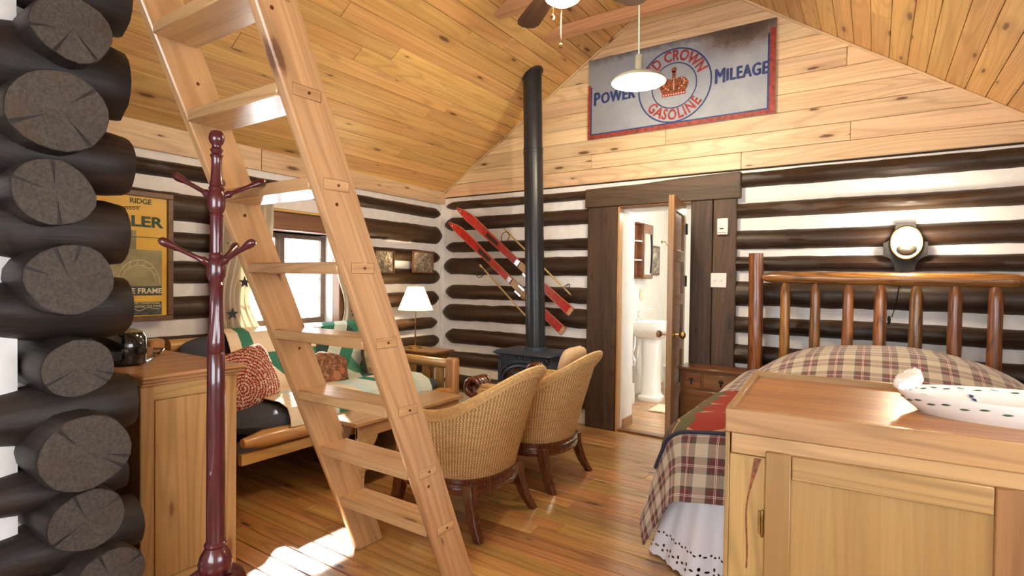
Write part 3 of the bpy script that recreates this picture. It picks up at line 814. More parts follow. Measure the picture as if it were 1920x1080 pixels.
single('plunger_canister', MB().lathe([(.05, 0), (.055, .01), (.05, .2), (.052, .22), (.02, .225)], (-2.215, 5.66, 0)).tube([(-2.215, 5.66, .22), (-2.215, 5.66, .5)], .008, 8), M['plastic'], 'pale canister standing left of the sink pedestal', 'canister', (-2.215, 5.66, 0))
single('waste_bin', MB().lathe([(.10, 0), (.105, .01), (.135, .3), (.142, .31), (.142, .33), (.13, .335), (.125, .05), (.0, .05)], (-1.98, 6.5, 0), n=24), M['plastic'], 'pale waste bin on the bathroom floor behind the sink', 'bin', (-1.98, 6.5, 0))
single('bath_mat', MB().box(-1.93, 5.45, .001, -1.45, 5.78, .014), M['cream'], 'small cream mat on the bathroom floor', 'mat', (-1.7, 5.6, 0), bev=.004)
mc = thing('medicine_cabinet', 'wooden medicine cabinet with arched mirror above the sink', 'cabinet', (BX, 6.18, 1.37))
cw = M['night']
b_ = MB().box(BX, 5.95, 1.37, BX + .02, 6.42, 2.02).box(BX, 6.405, 1.37, BX + .08, 6.42, 2.02).box(BX, 5.95, 1.37, BX + .08, 6.42, 1.385).box(BX, 5.95, 2.005, BX + .08, 6.42, 2.02).box(BX, 6.09, 1.37, BX + .08, 6.105, 2.02)
part('carcass', b_, cw, mc, bev=.003)
for z in (1.58, 1.80): part('shelf', MB().box(BX, 5.96, z, BX + .076, 6.1, z + .014), M['white'], mc, 'white shelf')
part('door', MB().box(BX + .08, 6.1, 1.375, BX + .094, 6.415, 2.015), cw, mc, bev=.004)
part('mirror', MB().prism([(6.13, 1.42), (6.33, 1.42)] + [(6.13 + .2 + .03 * math.sin(PI * i / 8), 1.42 + .48 * i / 8) for i in range(1, 8)] + [(6.33, 1.9), (6.13, 1.9)], lambda a, b, d: (d, a, b), BX + .094, BX + .097), M['mirror'], mc, 'arched mirror')
part('door_pull', MB().tube([(BX + .10, 6.33 + .03 * math.sin(PI * i / 10), 1.44 + .46 * i / 10) for i in range(11)], .009, 6), M['iron'], mc)
pf = thing('picture_frame', 'thin dark framed picture on the bathroom wall beyond the medicine cabinet', 'picture', (BX, 6.72, 1.6), group=None)
part('frame', MB().box(BX, 6.56, 1.42, BX + .03, 6.86, 1.79), M['frame'], pf, bev=.006)
part('print', MB().box(BX + .03, 6.59, 1.45, BX + .033, 6.83, 1.76), M['photo3'], pf)
single('robe_hook', MB().tube([(BX, 7.0, 1.86), (BX + .05, 7.0, 1.86), (BX + .07, 7.0, 1.82), (BX + .09, 7.02, 1.80)], .007, 6).lathe([(.02, 0), (.015, .01), (0, .012)], (BX, 7.0, 1.86), (1, 0, 0)), M['brass'], 'small metal hook on the bathroom wall', 'hook', (BX, 7.0, 1.82))
single('soap_dispenser', MB().box(BX, 6.22, 1.14, BX + .05, 6.3, 1.25), M['cream'], 'small beige box on the bathroom wall above the faucet', 'dispenser', (BX, 6.26, 1.14), bev=.01)

# open door leaf --------------------------------------------------------------------
dm = Matrix.Translation((-1.352, 4.535, 0)) @ Matrix.Rotation(-PI / 2 + math.atan2(.075, .57), 4, 'Z')   # local x from hinge to free edge, +y face towards the bed
dr = props(link('door_1', None, None, dm), 'brown panelled wooden door standing open into the room', None, None, 'structure')
dW, dH = .575, 1.985
def dbox(*a): return MB().box(*a)
part('panel', dbox(.05, .012, .05, dW - .05, .030, dH - .05), M['doorw'], dr, local=True)
for x in (0, dW - .095): 
    part('stile', dbox(x, 0, .012, x + .095, .042, dH), wood('door_stile%d' % (x > 0), (.34, .17, .066), (.22, .10, .036), axis='Z', knots=0, rough=.33, coat=.35, var=.02), dr, bev=.004, local=True)
for z, h in ((.012, .2), (.44, .09), (.80, .12), (1.16, .09), (1.50, .09), (dH - .11, .11)):
    part('rail', dbox(.095, .001, z, dW - .095, .041, z + h), M['doorw'], dr, bev=.004, local=True)
kn = part('knob', MB().lathe([(.028, 0), (.028, .006), (.011, .012), (.010, .04), (.02, .048), (.029, .062), (.027, .078), (.012, .086), (0, .087)], (dW - .06, .042, .95), (0, 1, 0)), M['brass'], dr, 'worn brass knob', local=True)
part('knob', MB().lathe([(.028, 0), (.028, .006), (.011, .012), (.010, .04), (.02, .048), (.029, .062), (.027, .078), (.012, .086), (0, .087)], (dW - .06, 0, .95), (0, -1, 0)), M['chrome'], dr, 'polished knob', local=True)
for z in (.25, 1.35, 1.78):
    part('hinge', MB().lathe([(.008, -.045), (.008, .045)], (-.006, .046, z), n=8).box(-.002, .04, z - .045, .03, .044, z + .045), M['iron'], dr, local=True)

# ------------------------------------------------------------------ window in the left wall
win = props(link('window_1', None, None, LWM), None, None, None, 'structure')
def wl(a, b, m, **k): return part(a, b, m, win, local=True, **k)
wl('reveal', MB().box(-.24, -WY0, WZ0, -.002, -WY0 + .012, WZ1).box(-.24, -WY1 - .012, WZ0, -.002, -WY1, WZ1).box(-.24, -WY1, WZ1, -.002, -WY0, WZ1 + .012), M['white'])
def lbeam(name, root, a, b, wd, w, t, m, **k): return beam(name, root, lw(*a), lw(*b), LWM.to_3x3() @ Vector(wd), w, t, m, **k)
lbeam('casing', win, (.045, WY0 - .065, .9), (.045, WY0 - .065, 1.73), (0, 1, 0), .13, .09, M['casing'])
lbeam('casing', win, (.045, WY1 + .065, .9), (.045, WY1 + .065, 1.73), (0, 1, 0), .13, .09, M['casing'])
lbeam('head_casing', win, (.045, WY0 - .18, 1.785), (.045, WY1 + .18, 1.785), (0, 0, 1), .14, .09, M['casing'])
lbeam('head_moulding', win, (.06, WY0 - .2, 1.865), (.06, WY1 + .2, 1.865), (1, 0, 0), .12, .02, M['logfurn'])
lbeam('sill', win, (.03, WY0 - .15, .925), (.03, WY1 + .15, .925), (1, 0, 0), .16, .035, M['casing'])
sx = -.12
half = (WY1 - WY0) / 2
for k in range(2):
    a = WY0 + k * half
    sash = wl('sash', MB().box(sx - .02, -a - half + .004, WZ0 + .005, sx + .02, -a - half + .044, WZ1 - .005).box(sx - .02, -a - .044, WZ0 + .005, sx + .02, -a - .004, WZ1 - .005).box(sx - .02, -a - half + .04, WZ0 + .005, sx + .02, -a - .04, WZ0 + .055).box(sx - .02, -a - half + .04, WZ1 - .045, sx + .02, -a - .04, WZ1 - .005), M['sash'], bev=.004)
    zs = [WZ0 + .055 + (WZ1 - WZ0 - .10) * i / 4 for i in range(5)]
    for i in range(4):
        p = part('pane', MB().box(sx - .004, -a - half + .042, zs[i] + .003, sx, -a - .042, zs[i + 1] - .003), M['glass'], sash, local=False) if False else None
        me = MB().box(sx - .004, -a - half + .042, zs[i] + .002, sx, -a - .042, zs[i + 1] - .002).mesh('pane', M['glass'], smooth=False)
        link('pane', me, sash, LWM)
    for i in range(1, 4):
        me = MB().box(sx - .012, -a - half + .042, zs[i] - .004, sx + .006, -a - .042, zs[i] + .004).mesh('muntin', M['white'])
        link('muntin', me, sash, LWM)

# curtains
def curtain(name, label, d_top0, d_top1, d_mid0, d_mid1, zt, zb, tie, grp):
    t = thing(name, label, 'curtain', lw(.12, (d_top0 + d_top1) / 2, zb), group=grp)
    def f(u, v):
        z = zt + (zb - zt) * v
        k = math.exp(-((z - tie) / .28) ** 2)
        k = max(k, .55 if z < tie else 0)
        a = d_top0 + (d_mid0 - d_top0) * k; b = d_top1 + (d_mid1 - d_top1) * k
        d = a + (b - a) * u
        out = .125 + .022 * math.sin(u * 44) * (1 - .3 * k) + .008 * math.sin(u * 17 + v * 6)
        return (lw(out, d, z), (u * .5, v))
    g = MB().grid(f, 60, 24)
    part('cloth', g, M['curtain'], t, solid=.002)
    for q, (u, v) in enumerate(((.3, .62), (.7, .35), (.6, .85))):
        p, _ = f(u, v); p = Vector(p) + Vector((.018, 0, 0))
        st = MB()
        pts = [((.045 if i % 2 == 0 else .019) * math.sin(PI * i / 5), (.045 if i % 2 == 0 else .019) * math.cos(PI * i / 5)) for i in range(10)]
        st.prism(pts, lambda a, b, d: (p.x + d, p.y + a, p.z + b), 0, .003)
        part('star', st, M['navy'], t, 'dark blue star')
    return t
curtain('curtain', 'cream striped curtain with blue stars tied back left of the window', 2.17, 2.62, 2.36, 2.62, 1.91, .93, 1.18, 'curtains at the window')
curtain('curtain', 'cream striped curtain with blue stars hanging right of the window', 1.29, 1.60, 1.29, 1.475, 1.74, .92, 1.08, 'curtains at the window')

# ------------------------------------------------------------------ ladder
lad = thing('loft_ladder', 'tall pine plank ladder with flat rungs leaning up to the loft', 'ladder', (-1.8, 1.88, 0))
ang = .42; tl = Vector((0, -ang, 1)).normalized()
wdir = Vector((0, 1, ang)).normalized()
for x, nm in ((-2.11, 'a'), (-1.52, 'b')):
    mb = MB(); ww = .152; L = 2.95
    # the foot is cut level with the floor
    y0, y1 = 1.795, 1.958
    pts = [(y0, 0), (y1, 0), (y1 - ang * 2.62, 2.62), (y0 - ang * 2.62, 2.62)]
    fm = frame_mat((x, y0, 0), (x, y0 - ang, 1), (0, 1, 0))
    inv = fm.inverted()
    mb.prism(pts, lambda a, b, d: tuple(inv @ Vector((d, a, b))), x - .02, x + .02)
    st = link('stringer', mb.mesh('stringer', M['ladder'], .005), lad, fm)
    if x > -1.8:
        for k in range(9):
            z = .285 + .274 * k; yc = (y0 + y1) / 2 - ang * z
            o = beam('tenon', st, (x + .0195, yc - .05, z), (x + .0195, yc + .05, z), (0, 0, 1), .036, .005, M['ladder'], bev=.002)
            part('tenon_gap', MB().box(x + .018, yc - .0515, z - .0193, x + .0203, yc + .0515, z + .0193), M['night'], st, 'dark joint line')
            o2 = MB().lathe([(.0, .0), (.005, .0), (.005, .004), (0, .005)], (x + .021, yc + .005, z), (1, 0, 0), n=8)
            o2 = part('peg', o2, M['cherry'], st)
    for k in range(4):
        z = .5 + .55 * k + rnd.uniform(-.1, .1); yc = (y0 + y1) / 2 - ang * z + rnd.uniform(-.04, .04)
        part('plug', MB().lathe([(0, 0), (.0065, 0), (.0065, .0015), (0, .002)], (x + .0195, yc, z), (1, 0, 0), n=10), M['cherry'], st)
for k in range(9):
    z = .285 + .274 * k; yf = 1.795 - ang * z
    beam('rung', lad, (-2.09, yf + .077, z), (-1.54, yf + .077, z), (0, 1, 0), .15, .042, M['ladder'], bev=.004)

# ------------------------------------------------------------------ coat rack
cx, cy = -1.806, .944; KR = .84
def rz_(z): return 1.35 + (z - 1.35) * KR
rk = thing('coat_rack', 'dark red turned wooden coat rack standing before the pine dresser', 'coat rack', (cx, cy, 0))
prof = [(.02, .15), (.045, .165), (.058, .19), (.062, .215), (.055, .245), (.042, .268), (.036, .278), (.040, .283), (.041, .289), (.037, .296), (.0335, .30), (.033, .6), (.032, .9), (.031, 1.04), (.027, 1.046), (.031, 1.052), (.030, 1.09), (.024, 1.21), (.0235, 1.30), (.028, 1.312), (.024, 1.322), (.028, 1.332), (.0335, 1.35), (.034, 1.385), (.030, 1.41), (.025, 1.418), (.027, 1.428), (.022, 1.436), (.022, 1.44), (.0225, 1.58), (.025, 1.585), (.021, 1.592), (.026, 1.60), (.031, 1.62), (.032, 1.655), (.028, 1.675), (.025, 1.68), (.029, 1.69), (.023, 1.70), (.026, 1.706), (.0215, 1.72), (.018, 1.78), (.019, 1.808), (.024, 1.818), (.017, 1.826), (.020, 1.833), (.0235, 1.84), (.016, 1.85), (.017, 1.858), (.024, 1.868), (.0285, 1.882), (.027, 1.898), (.018, 1.913), (.0, 1.918)]
part('post', MB().lathe([(r_ * KR, rz_(z_)) for r_, z_ in prof], (cx, cy, 0), n=32, flute=(rz_(1.055), rz_(1.30))), M['burg'], rk)
rv = Vector((.463, .886, 0)); fv = Vector((-.886, .463, 0))
arm_p = [(.0, 0), (.010, .0), (.012, .015), (.014, .03), (.016, .04), (.011, .05), (.009, .06), (.009, .12), (.011, .145), (.0155, .165), (.017, .18), (.0145, .194), (.006, .202), (0, .203)]
for z, rise, angs in ((1.655, .085, (20, 142, 84)), (1.39, .085, (182, 66, 312))):
    for a in angs:
        d = (rv * math.cos(R(a)) + fv * math.sin(R(a))) * .165 * KR + Vector((0, 0, rise * KR))
        d0 = d.normalized()
        part('hook_arm', MB().lathe([(r_ * KR, z_ * KR) for r_, z_ in arm_p], (cx + d0.x * .01, cy + d0.y * .01, rz_(z)), d, n=12), M['burg'], rk)
for a in (20, 110, 200, 290):
    c, s = math.cos(R(a)), math.sin(R(a))
    pts = [(cx + c * r, cy + s * r, z) for r, z in ((.02, .335), (.06, .345), (.10, .315), (.145, .22), (.18, .11), (.215, .04), (.245, .018))]
    part('leg', MB().tube(pts, [.02, .022, .021, .02, .019, .018, .018], 10), M['burg'], rk)

# ------------------------------------------------------------------ dresser left
ds = thing('pine_dresser', 'honey pine dresser with panelled side behind the coat rack', 'dresser', (-2.8, 1.14, 0))
pd = M['dresser']; X0, X1, Y0, Y1 = -3.3, -2.365, .945, 1.33
part('top', MB().box(X0 - .03, Y0 - .005, .938, X1 + .028, Y1 + .025, .955), pd['Y'], ds, bev=.005)
part('moulding', MB().box(X0 - .015, Y0, .922, X1 + .016, Y1 + .014, .938).box(X0 - .008, Y0, .91, X1 + .009, Y1 + .008, .922), pd['Y'], ds, bev=.004)
part('body', MB().box(X0, Y0 + .01, .06, X1 - .012, Y1 - .012, .91), pd['Z'], ds)
part('post', MB().box(X1 - .05, Y1 - .05, 0, X1, Y1, .91), pd['Z'], ds, bev=.004)
part('post', MB().box(X1 - .05, Y0, 0, X1, Y0 + .05, .91), pd['Z'], ds, bev=.004)
part('post', MB().box(X0, Y1 - .05, 0, X0 + .05, Y1, .91), pd['Z'], ds, bev=.004)
part('rail', MB().box(X1 - .012, Y0 + .04, .85, X1 - .001, Y1 - .045, .91), pd['Y'], ds, bev=.003)
part('rail', MB().box(X1 - .012, Y0 + .04, .05, X1 - .001, Y1 - .045, .12), pd['Y'], ds, bev=.003)
part('side_panel', MB().box(X1 - .012, Y0 + .055, .12, X1 - .005, Y1 - .1, .848), pd['Z'], ds, bev=.002)
part('side_stile', MB().box(X1 - .012, Y1 - .098, .12, X1 - .002, Y1 - .075, .85), pd['Z'], ds, bev=.003)
part('bracket', MB().lathe([(.0, 0), (.022, 0), (.024, .01), (.016, .014), (0, .015)], (X1 - .012, Y1 - .066, .868), (1, 0, 0), n=14), pd['Z'], ds)
for k in range(3):
    z0 = .13 + .255 * k
    dw = part('drawer', MB().box(X0 + .06, Y1 - .013, z0, X1 - .06, Y1 + .004, z0 + .235), pd['X'], ds, bev=.005)
    for xx in (-3.07, -2.6): part('knob', MB().lathe([(.012, 0), (.01, .012), (.02, .02), (.018, .032), (0, .036)], (xx, Y1 + .004, z0 + .12), (0, 1, 0), n=12), pd['X'], dw)
ap = thing('black_radio', 'glossy black rounded device with round knobs on the pine dresser', 'radio', (-2.62, 1.03, .955))
pr = [rrect(-2.80, 1.03, .165 * q, .075 * q, .956 + z, 28, 3.2) for q, z in ((.9, 0), (.98, .01), (1, .03), (1.02, .08), (1, .12), (.9, .143), (.6, .152), (.1, .154))]
part('body', MB().rings(pr), M['black'], ap)
for y in (1.0, 1.055): part('knob', MB().lathe([(.02, 0), (.02, .014), (.015, .02), (0, .021)], (-2.634, y, 1.02), (1, 0, 0), n=14), M['black'], ap)
single('black_cable', MB().tube([(-2.7, 1.1, .961), (-2.78, 1.16, .962), (-2.88, 1.21, .961), (-2.96, 1.235, .962), (-2.93, 1.25, .963), (-2.86, 1.22, .97), (-2.9, 1.26, .985), (-3.05, 1.3, .97), (-3.12, 1.31, .962)], .0055, 6), M['black'], 'loop of thin black cable on the dresser top', 'cable', (-2.85, 1.2, .955))

# ------------------------------------------------------------------ sofa
so = thing('log_sofa', 'golden pine log sofa with charcoal mattress cushions under the window', 'sofa', (-3.45, 2.6, 0))
lf = M['logfurn']; SX, SY0, SY1 = -3.0, 1.69, 3.56
pole('front_rail', so, (SX, SY0 + .03, .385), (SX, SY1, .385), .052, .05, lf, wob=.05, taper=(.02, .02))
beam('lower_rail', so, (SX - .01, SY0 + .02, .29), (SX - .01, SY1, .29), (0, 0, 1), .065, .04, lf)
for y in (SY0 - .12, SY1):
    beam('arm_post', so, (SX - .01 - .07 * (y < 2), y + .03, 0), (SX - .01 - .07 * (y < 2), y + .03, .665), (0, 1, 0), .085, .1, lf, bev=.012)
    beam('arm_post', so, (-3.8, y + .03, 0), (-3.8, y + .03, .94), (0, 1, 0), .085, .1, lf, bev=.012)
    pole('arm_rail', so, (SX - .03, y + .03, .61), (-3.8, y + .03, .61), .042, .045, lf, wob=.05)
    beam('lower_arm_rail', so, (SX - .03, y + .03, .29), (-3.8, y + .03, .29), (0, 0, 1), .07, .04, lf)
    for k in range(4):
        x = SX - .15 - .165 * k
        beam('arm_slat', so, (x, y + .03, .31), (x, y + .03, .58), (1, 0, 0), .075, .03, lf)
pole('back_rail', so, (-3.83, SY0, .88), (-3.83, SY1, .88), .045, .045, lf, wob=.05)
# cushions
def puff(c, ax, ay, az, hx, hy, hz, p=3.0, n=26, m=14, wr=.0, sd=0):
    """a superellipsoid cushion"""
    c, ax, ay, az = Vector(c), Vector(ax), Vector(ay), Vector(az)
    def f(u, v):
        a = 2 * PI * u; b = PI * (v - .5) * .999
        ca, sa, cb, sb = math.cos(a), math.sin(a), math.cos(b), math.sin(b)
        e = 2 / p
        x = math.copysign(abs(ca) ** e, ca) * abs(cb) ** .55; y = math.copysign(abs(sa) ** e, sa) * abs(cb) ** .55; z = math.copysign(abs(sb) ** .8, sb)
        w = 1 + wr * noise.noise(Vector((x * 3 + sd, y * 3, z * 3)))
        return (c + ax * hx * x * w + ay * hy * y * w + az * hz * z * w, (.19 + x * .19, .19 + y * .19))
    return MB().grid(f, n, m, True)
part('seat_mattress', puff((-3.38, 2.61, .455), (1, 0, 0), (0, 1, 0), (0, 0, 1), .40, .90, .095, 6, 48, 16, .03, 1), M['denim'], so, 'charcoal blue seat mattress')
ub = Vector((-.26, 0, 1)).normalized(); nb = Vector((1, 0, .26)).normalized()
part('back_mattress', puff((-3.73, 2.61, .675), ub, (0, 1, 0), nb, .275, .90, .085, 6, 48, 16, .03, 4), M['denim'], so, 'charcoal blue back mattress')

# quilt over back and seat
def quilt_f(u, v):
    y = 2.0 + 1.28 * u; s = 1.42 * v    # metres from just behind the top
    wob = .008 * noise.noise(Vector((y * 5, s * 5, 2)))
    path = [(-3.87, .75), (-3.885, .87), (-3.87, .935), (-3.80, .965), (-3.71, .945), (-3.66, .88), (-3.59, .72), (-3.555, .60), (-3.50, .566), (-3.3, .562), (-3.08, .56), (-2.985, .53), (-2.955, .47), (-2.95, .42)]
    d = 0; i = 0; tot = []
    for k in range(len(path) - 1): tot.append(math.dist(path[k], path[k + 1]))
    total = sum(tot); T = total * v; 
    while i < len(tot) - 1 and T > tot[i]: T -= tot[i]; i += 1
    q = min(1, T / tot[i]); x = path[i][0] + (path[i + 1][0] - path[i][0]) * q; z = path[i][1] + (path[i + 1][1] - path[i][1]) * q
    if v > .62: y = y - .10 * (v - .62) / .38 * (1 - u) * 0 + .0
    return ((x + wob, y, z + wob + .008), (y - 2.0, total * v - .36))
qs = MB().grid(quilt_f, 44, 60)
single('patchwork_quilt', qs, M['quilt'], 'green and cream patchwork quilt draped over the log sofa', 'quilt', (-3.45, 2.6, .5), solid=.006)
single('throw_pillow', puff((-3.33, 1.94, .695), Vector((-.35, -.25, 1)).normalized(), Vector((-.12, 1, .24)).normalized(), Vector((1, .1, .35)).normalized(), .19, .19, .055, 5.5, 40, 14, .05, 9), M['wovenred'], 'red and cream woven pillow with concentric rings at the near end of the sofa', 'pillow', (-3.33, 1.94, .52))
single('throw_pillow', puff((-3.42, 2.66, .62), Vector((-.10, 1, -.28)).normalized(), Vector((-.35, .22, 1)).normalized(), Vector((1, .1, .33)).normalized(), .155, .15, .05, 7, 40, 14, .03, 5), M['hatprint'], 'brown pillow printed with a hat on the quilt', 'pillow', (-3.42, 2.66, .52))
p3 = single('throw_pillow', puff((-3.44, 3.16, .64), Vector((0, 1, 0)), Vector((-.35, 0, 1)).normalized(), Vector((1, 0, .35)).normalized(), .16, .17, .07, 4.2, 30, 14, .03, 6), M['floral'], 'beige pillow with red flowers and dark edge near the sofa arm', 'pillow', (-3.44, 3.16, .52))
part('fringe', MB().tube([Vector((-3.44, 3.16, .64)) + Vector((0, 1, 0)) * (.163 * math.copysign(abs(math.cos(a)) ** .48, math.cos(a))) + Vector((-.33, 0, .944)) * (.172 * math.copysign(abs(math.sin(a)) ** .48, math.sin(a))) for a in [2 * PI * i / 40 for i in range(41)]], .012, 6), M['leather'], p3, 'dark braided edge')

# ------------------------------------------------------------------ side table and lamp
tb = thing('side_table', 'brown wooden side table under the lamp in the corner', 'table', (-3.6, 3.85, 0))
part('top', MB().box(-3.88, 3.69, .648, -3.33, 4.0, .67), M['night'], tb, bev=.005)
part('apron', MB().box(-3.85, 3.72, .57, -3.37, 3.97, .648), M['night'], tb, bev=.003)
for x in (-3.84, -3.38):
    for y in (3.73, 3.96): beam('leg', tb, (x, y, 0), (x, y, .6), (1, 0, 0), .035, .035, M['night'])
lx, ly = -3.70, 3.85
tl_ = thing('table_lamp', 'brass table lamp with glowing cone shade on the side table', 'lamp', (lx, ly, .67))
part('base', MB().lathe([(.0, 0), (.072, 0), (.072, .008), (.06, .014), (.012, .02), (.008, .03), (0, .03)], (lx, ly, .67), n=24), M['brass'], tl_)
part('stem', MB().lathe([(.006, 0), (.006, .1), (.009, .105), (.006, .11), (.006, .22), (.009, .225), (.006, .23), (.006, .44)], (lx, ly, .69), n=10), M['brass'], tl_)
n = 40
part('shade', MB().rings([[(lx + r * math.cos(2 * PI * j / n), ly + r * math.sin(2 * PI * j / n), z) for j in range(n)] for r, z in ((.168, 1.04), (.075, 1.262))], True, False), M['shade'], tl_, 'glowing pleated cream shade')
part('bulb', MB().lathe([(.01, 0), (.014, .02), (.03, .05), (.028, .07), (0, .085)], (lx, ly, 1.09), n=12), M['bulb'], tl_)
lamp((lx, ly, 1.16), 34, (1, .74, .42), .035)

# ------------------------------------------------------------------ coffee table
ct = thing('coffee_table', 'low pine coffee table with arched slab ends before the sofa', 'table', (-2.8, 2.75, 0))
cm = M['coffee']; CX0, CX1, CY0, CY1 = -2.93, -2.62, 2.22, 3.26
beam('top', ct, ((CX0 + CX1) / 2, CY0, .437), ((CX0 + CX1) / 2, CY1, .437), (1, 0, 0), CX1 - CX0, .026, cm, bev=.004)
for x in (CX0 + .03, CX1 - .03): beam('apron', ct, (x, CY0 + .03, .385), (x, CY1 - .03, .385), (0, 0, 1), .08, .022, cm)
for y in (CY0 + .05, CY1 - .07):
    for sx_, xo in ((1, CX1 - .015), (-1, CX0 + .015)):
        poly = [(0, 0), (.055, 0), (.06, .1), (.09, .22), (.15, .30), (.17, .34), (.17, .424), (0, .424)]
        part('leg', MB().prism(poly, lambda a, b, d, s=sx_, q=xo: (q - s * .018 + (d - .02) * .6, y + (a - .02) * (1 if y < 2.7 else -1), b), 0, .04), cm, ct, bev=.004)
part('shelf', MB().box(CX0 + .05, CY0 + .1, .12, CX1 - .05, CY1 - .1, .14), cm, ct, bev=.003)

# ------------------------------------------------------------------ wicker chairs
def make_chair(loc, label):
    ch = thing('wicker_armchair', label, 'chair', loc, PI, 'wicker barrel armchairs')
    hwB, hwT = .285, .365
    x_front = .15
    def plan(u, s):
        """u 0..1 along the rim from arm front round the back, s 0 bottom .. 1 top"""
        hw = hwB + (hwT - hwB) * s ** .8
        back = -.30 - .165 * s ** 1.1; xs = -.04
        Ls = x_front - xs; Lc = 2.4 * .34; tot = 2 * Ls + Lc
        d = u * tot
        if d < Ls: return (x_front - d, hw), 0.0
        if d > Ls + Lc: return (xs + (d - Ls - Lc), -hw), 0.0
        th = PI * (d - Ls) / Lc
        e = .86
        c, s_ = math.cos(th), math.sin(th)
        return (xs + (back - xs) * abs(s_) ** e, hw * math.copysign(abs(c) ** e, c)), math.sin(th)
    def rim(u):
        _, k = plan(u, 1)
        t = max(0, min(1, math.asin(max(0, min(1, k))) / (PI / 2)))
        sm = t * t * (3 - 2 * t)
        edge = max(0, 1 - min(u, 1 - u) / .10)
        return .645 + .225 * sm + .0 * edge
    def f(u, v):
        zt = rim(u) - .015; z = .285 + (zt - .285) * v; s = (z - .285) / .56
        (x, y), _ = plan(u, s)
        return ((x, y, z), (u * 1.35, z))
    part('wicker_shell', MB().grid(f, 56, 18), M['wicker'], ch, local=True, solid=.018)
    # rolled rim: parallel canes
    for q in range(5):
        pts = []
        for i in range(61):
            u = i / 60; z = rim(u); (x, y), _ = plan(u, (z - .285) / .56)
            L = math.hypot(x + .04, y) or 1
            o = .008 + .016 * math.cos(PI * q / 4 - .3); dz = .012 - .052 * (q / 4)
            nx, ny = (0, math.copysign(1, y)) if x > -.04 else ((x + .04) / L, y / L)
            pts.append((x + nx * o, y + ny * o, z + dz))
        part('rim_cane', MB().tube(pts, .0085, 7), M['cane'], ch, local=True)
    # base ring and legs
    def ring(off, z):
        return [(plan(j / 40, 0)[0][0] * 1 , plan(j / 40, 0)[0][1], z) for j in range(41)]
    mb = MB()
    rs = []
    for dz, q in ((.212, 0), (.212, .016), (.235, .02), (.24, .014), (.25, .014), (.256, .022), (.268, .02), (.272, .012), (.292, .014), (.292, -.01), (.212, -.02)):
        pts = []
        for j in range(41):
            (x, y), k = plan(j / 40, 0); L = math.hypot(x + .04, y); nx, ny = (0, math.copysign(1, y)) if x > -.04 else ((x + .04) / L, y / L)
            pts.append((x + nx * q, y + ny * q, dz))
        # bow front
        for j in range(1, 10):
            t = j / 10; y = -hwB + 2 * hwB * t; pts.append((x_front + .20 * math.sin(PI * t) ** .45 + q * .8, y * (1 + q), dz))
        rs.append(pts)
    part('seat_rail', mb.rings(rs, True, False), M['cherry'], ch, local=True)
    def leg(p0, p1, w0, w1):
        a, b = Vector(p0), Vector(p1); rs = []
        for t in (0, .3, .7, 1):
            c = a.lerp(b, t) + Vector(((b - a).x, (b - a).y, 0)) * (-.25 * math.sin(PI * t)); w = w0 + (w1 - w0) * t
            rs.append([(c.x - w, c.y - w, c.z), (c.x + w, c.y - w, c.z), (c.x + w, c.y + w, c.z), (c.x - w, c.y + w, c.z)])
        part('leg', MB().rings(rs), M['cherry'], ch, local=True, bev=.004)
    for s in (1, -1):
        leg((-.235, s * .225, .27), (-.33, s * .262, 0), .032, .022)
        leg((.27, s * .215, .27), (.325, s * .225, 0), .034, .027)
        # carved arm front: post with a three lobed scroll
        part('arm_post', MB().tube([(x_front + .12, s * .26, .25), (x_front + .06, s * .30, .42), (x_front + .02, s * .345, .56), (x_front + .03, s * .35, .64)], [.03, .026, .026, .03], 10), M['cherry'], ch, local=True)
        for q in (-1, 0, 1):
            pts = [(x_front + .03 + .052 * math.cos(a) * 1.0 - .01, s * .35 + q * .036, .645 + .05 * math.sin(a)) for a in [R(-130 + 28 * i) for i in range(11)]]
            part('arm_scroll', MB().tube(pts, [.012, .017, .02, .021, .021, .021, .021, .02, .018, .015, .01], 10), M['cherry'], ch, local=True)
    part('seat_cushion', puff((.03, 0, .36), (1, 0, 0), (0, 1, 0), (0, 0, 1), .31, .275, .07, 3.4, 30, 12, .03, 2), M['tan'], ch, 'tan fabric seat cushion', local=True)
    return ch
c1 = make_chair((-1.985, 2.46, 0), 'wicker barrel armchair nearer the ladder, its woven back to the viewer')
c2 = dup(c1)
c2.location = (-1.99, 3.225, 0); c2.rotation_euler = (0, 0, PI)
MAT4[c2.name] = Matrix.Translation((-1.99, 3.225, 0)) @ Matrix.Rotation(PI, 4, 'Z')
c2['label'] = 'wicker barrel armchair farther from the ladder with a tan cushion above its rim'
part('back_cushion', puff((-.30, -.02, .715), Vector((0, 1, 0)), Vector((-.2, 0, 1)).normalized(), Vector((1, 0, .2)).normalized(), .17, .19, .045, 4, 30, 12, .04, 12), M['tan'], c2, 'tan back cushion', local=True)

# ------------------------------------------------------------------ stove
st = thing('wood_stove', 'blue black cast iron stove with arched glass door and tall pipe', 'stove', (-2.52, 4.13, 0))
def tbox(mb, x0, y0, x1, y1, z0, z1, e0=0, e1=0):
    return mb.rings([[(x0 - e0, y0 - e0, z0), (x1 + e0, y0 - e0, z0), (x1 + e0, y1 + e0, z0), (x0 - e0, y1 + e0, z0)], [(x0 - e1, y0 - e1, z1), (x1 + e1, y0 - e1, z1), (x1 + e1, y1 + e1, z1), (x0 - e1, y1 + e1, z1)]])
sx0, sx1, sy0, sy1 = -2.79, -2.265, 3.955, 4.31
part('body', MB().box(sx0, sy0 + .012, .13, sx1, sy1, .69), M['stove'], st, bev=.008)
mb = MB()
tbox(mb, sx0, sy0, sx1, sy1, .676, .692, .012, .03); tbox(mb, sx0, sy0, sx1, sy1, .692, .706, .033, .033); tbox(mb, sx0, sy0, sx1, sy1, .706, .722, .026, .008)
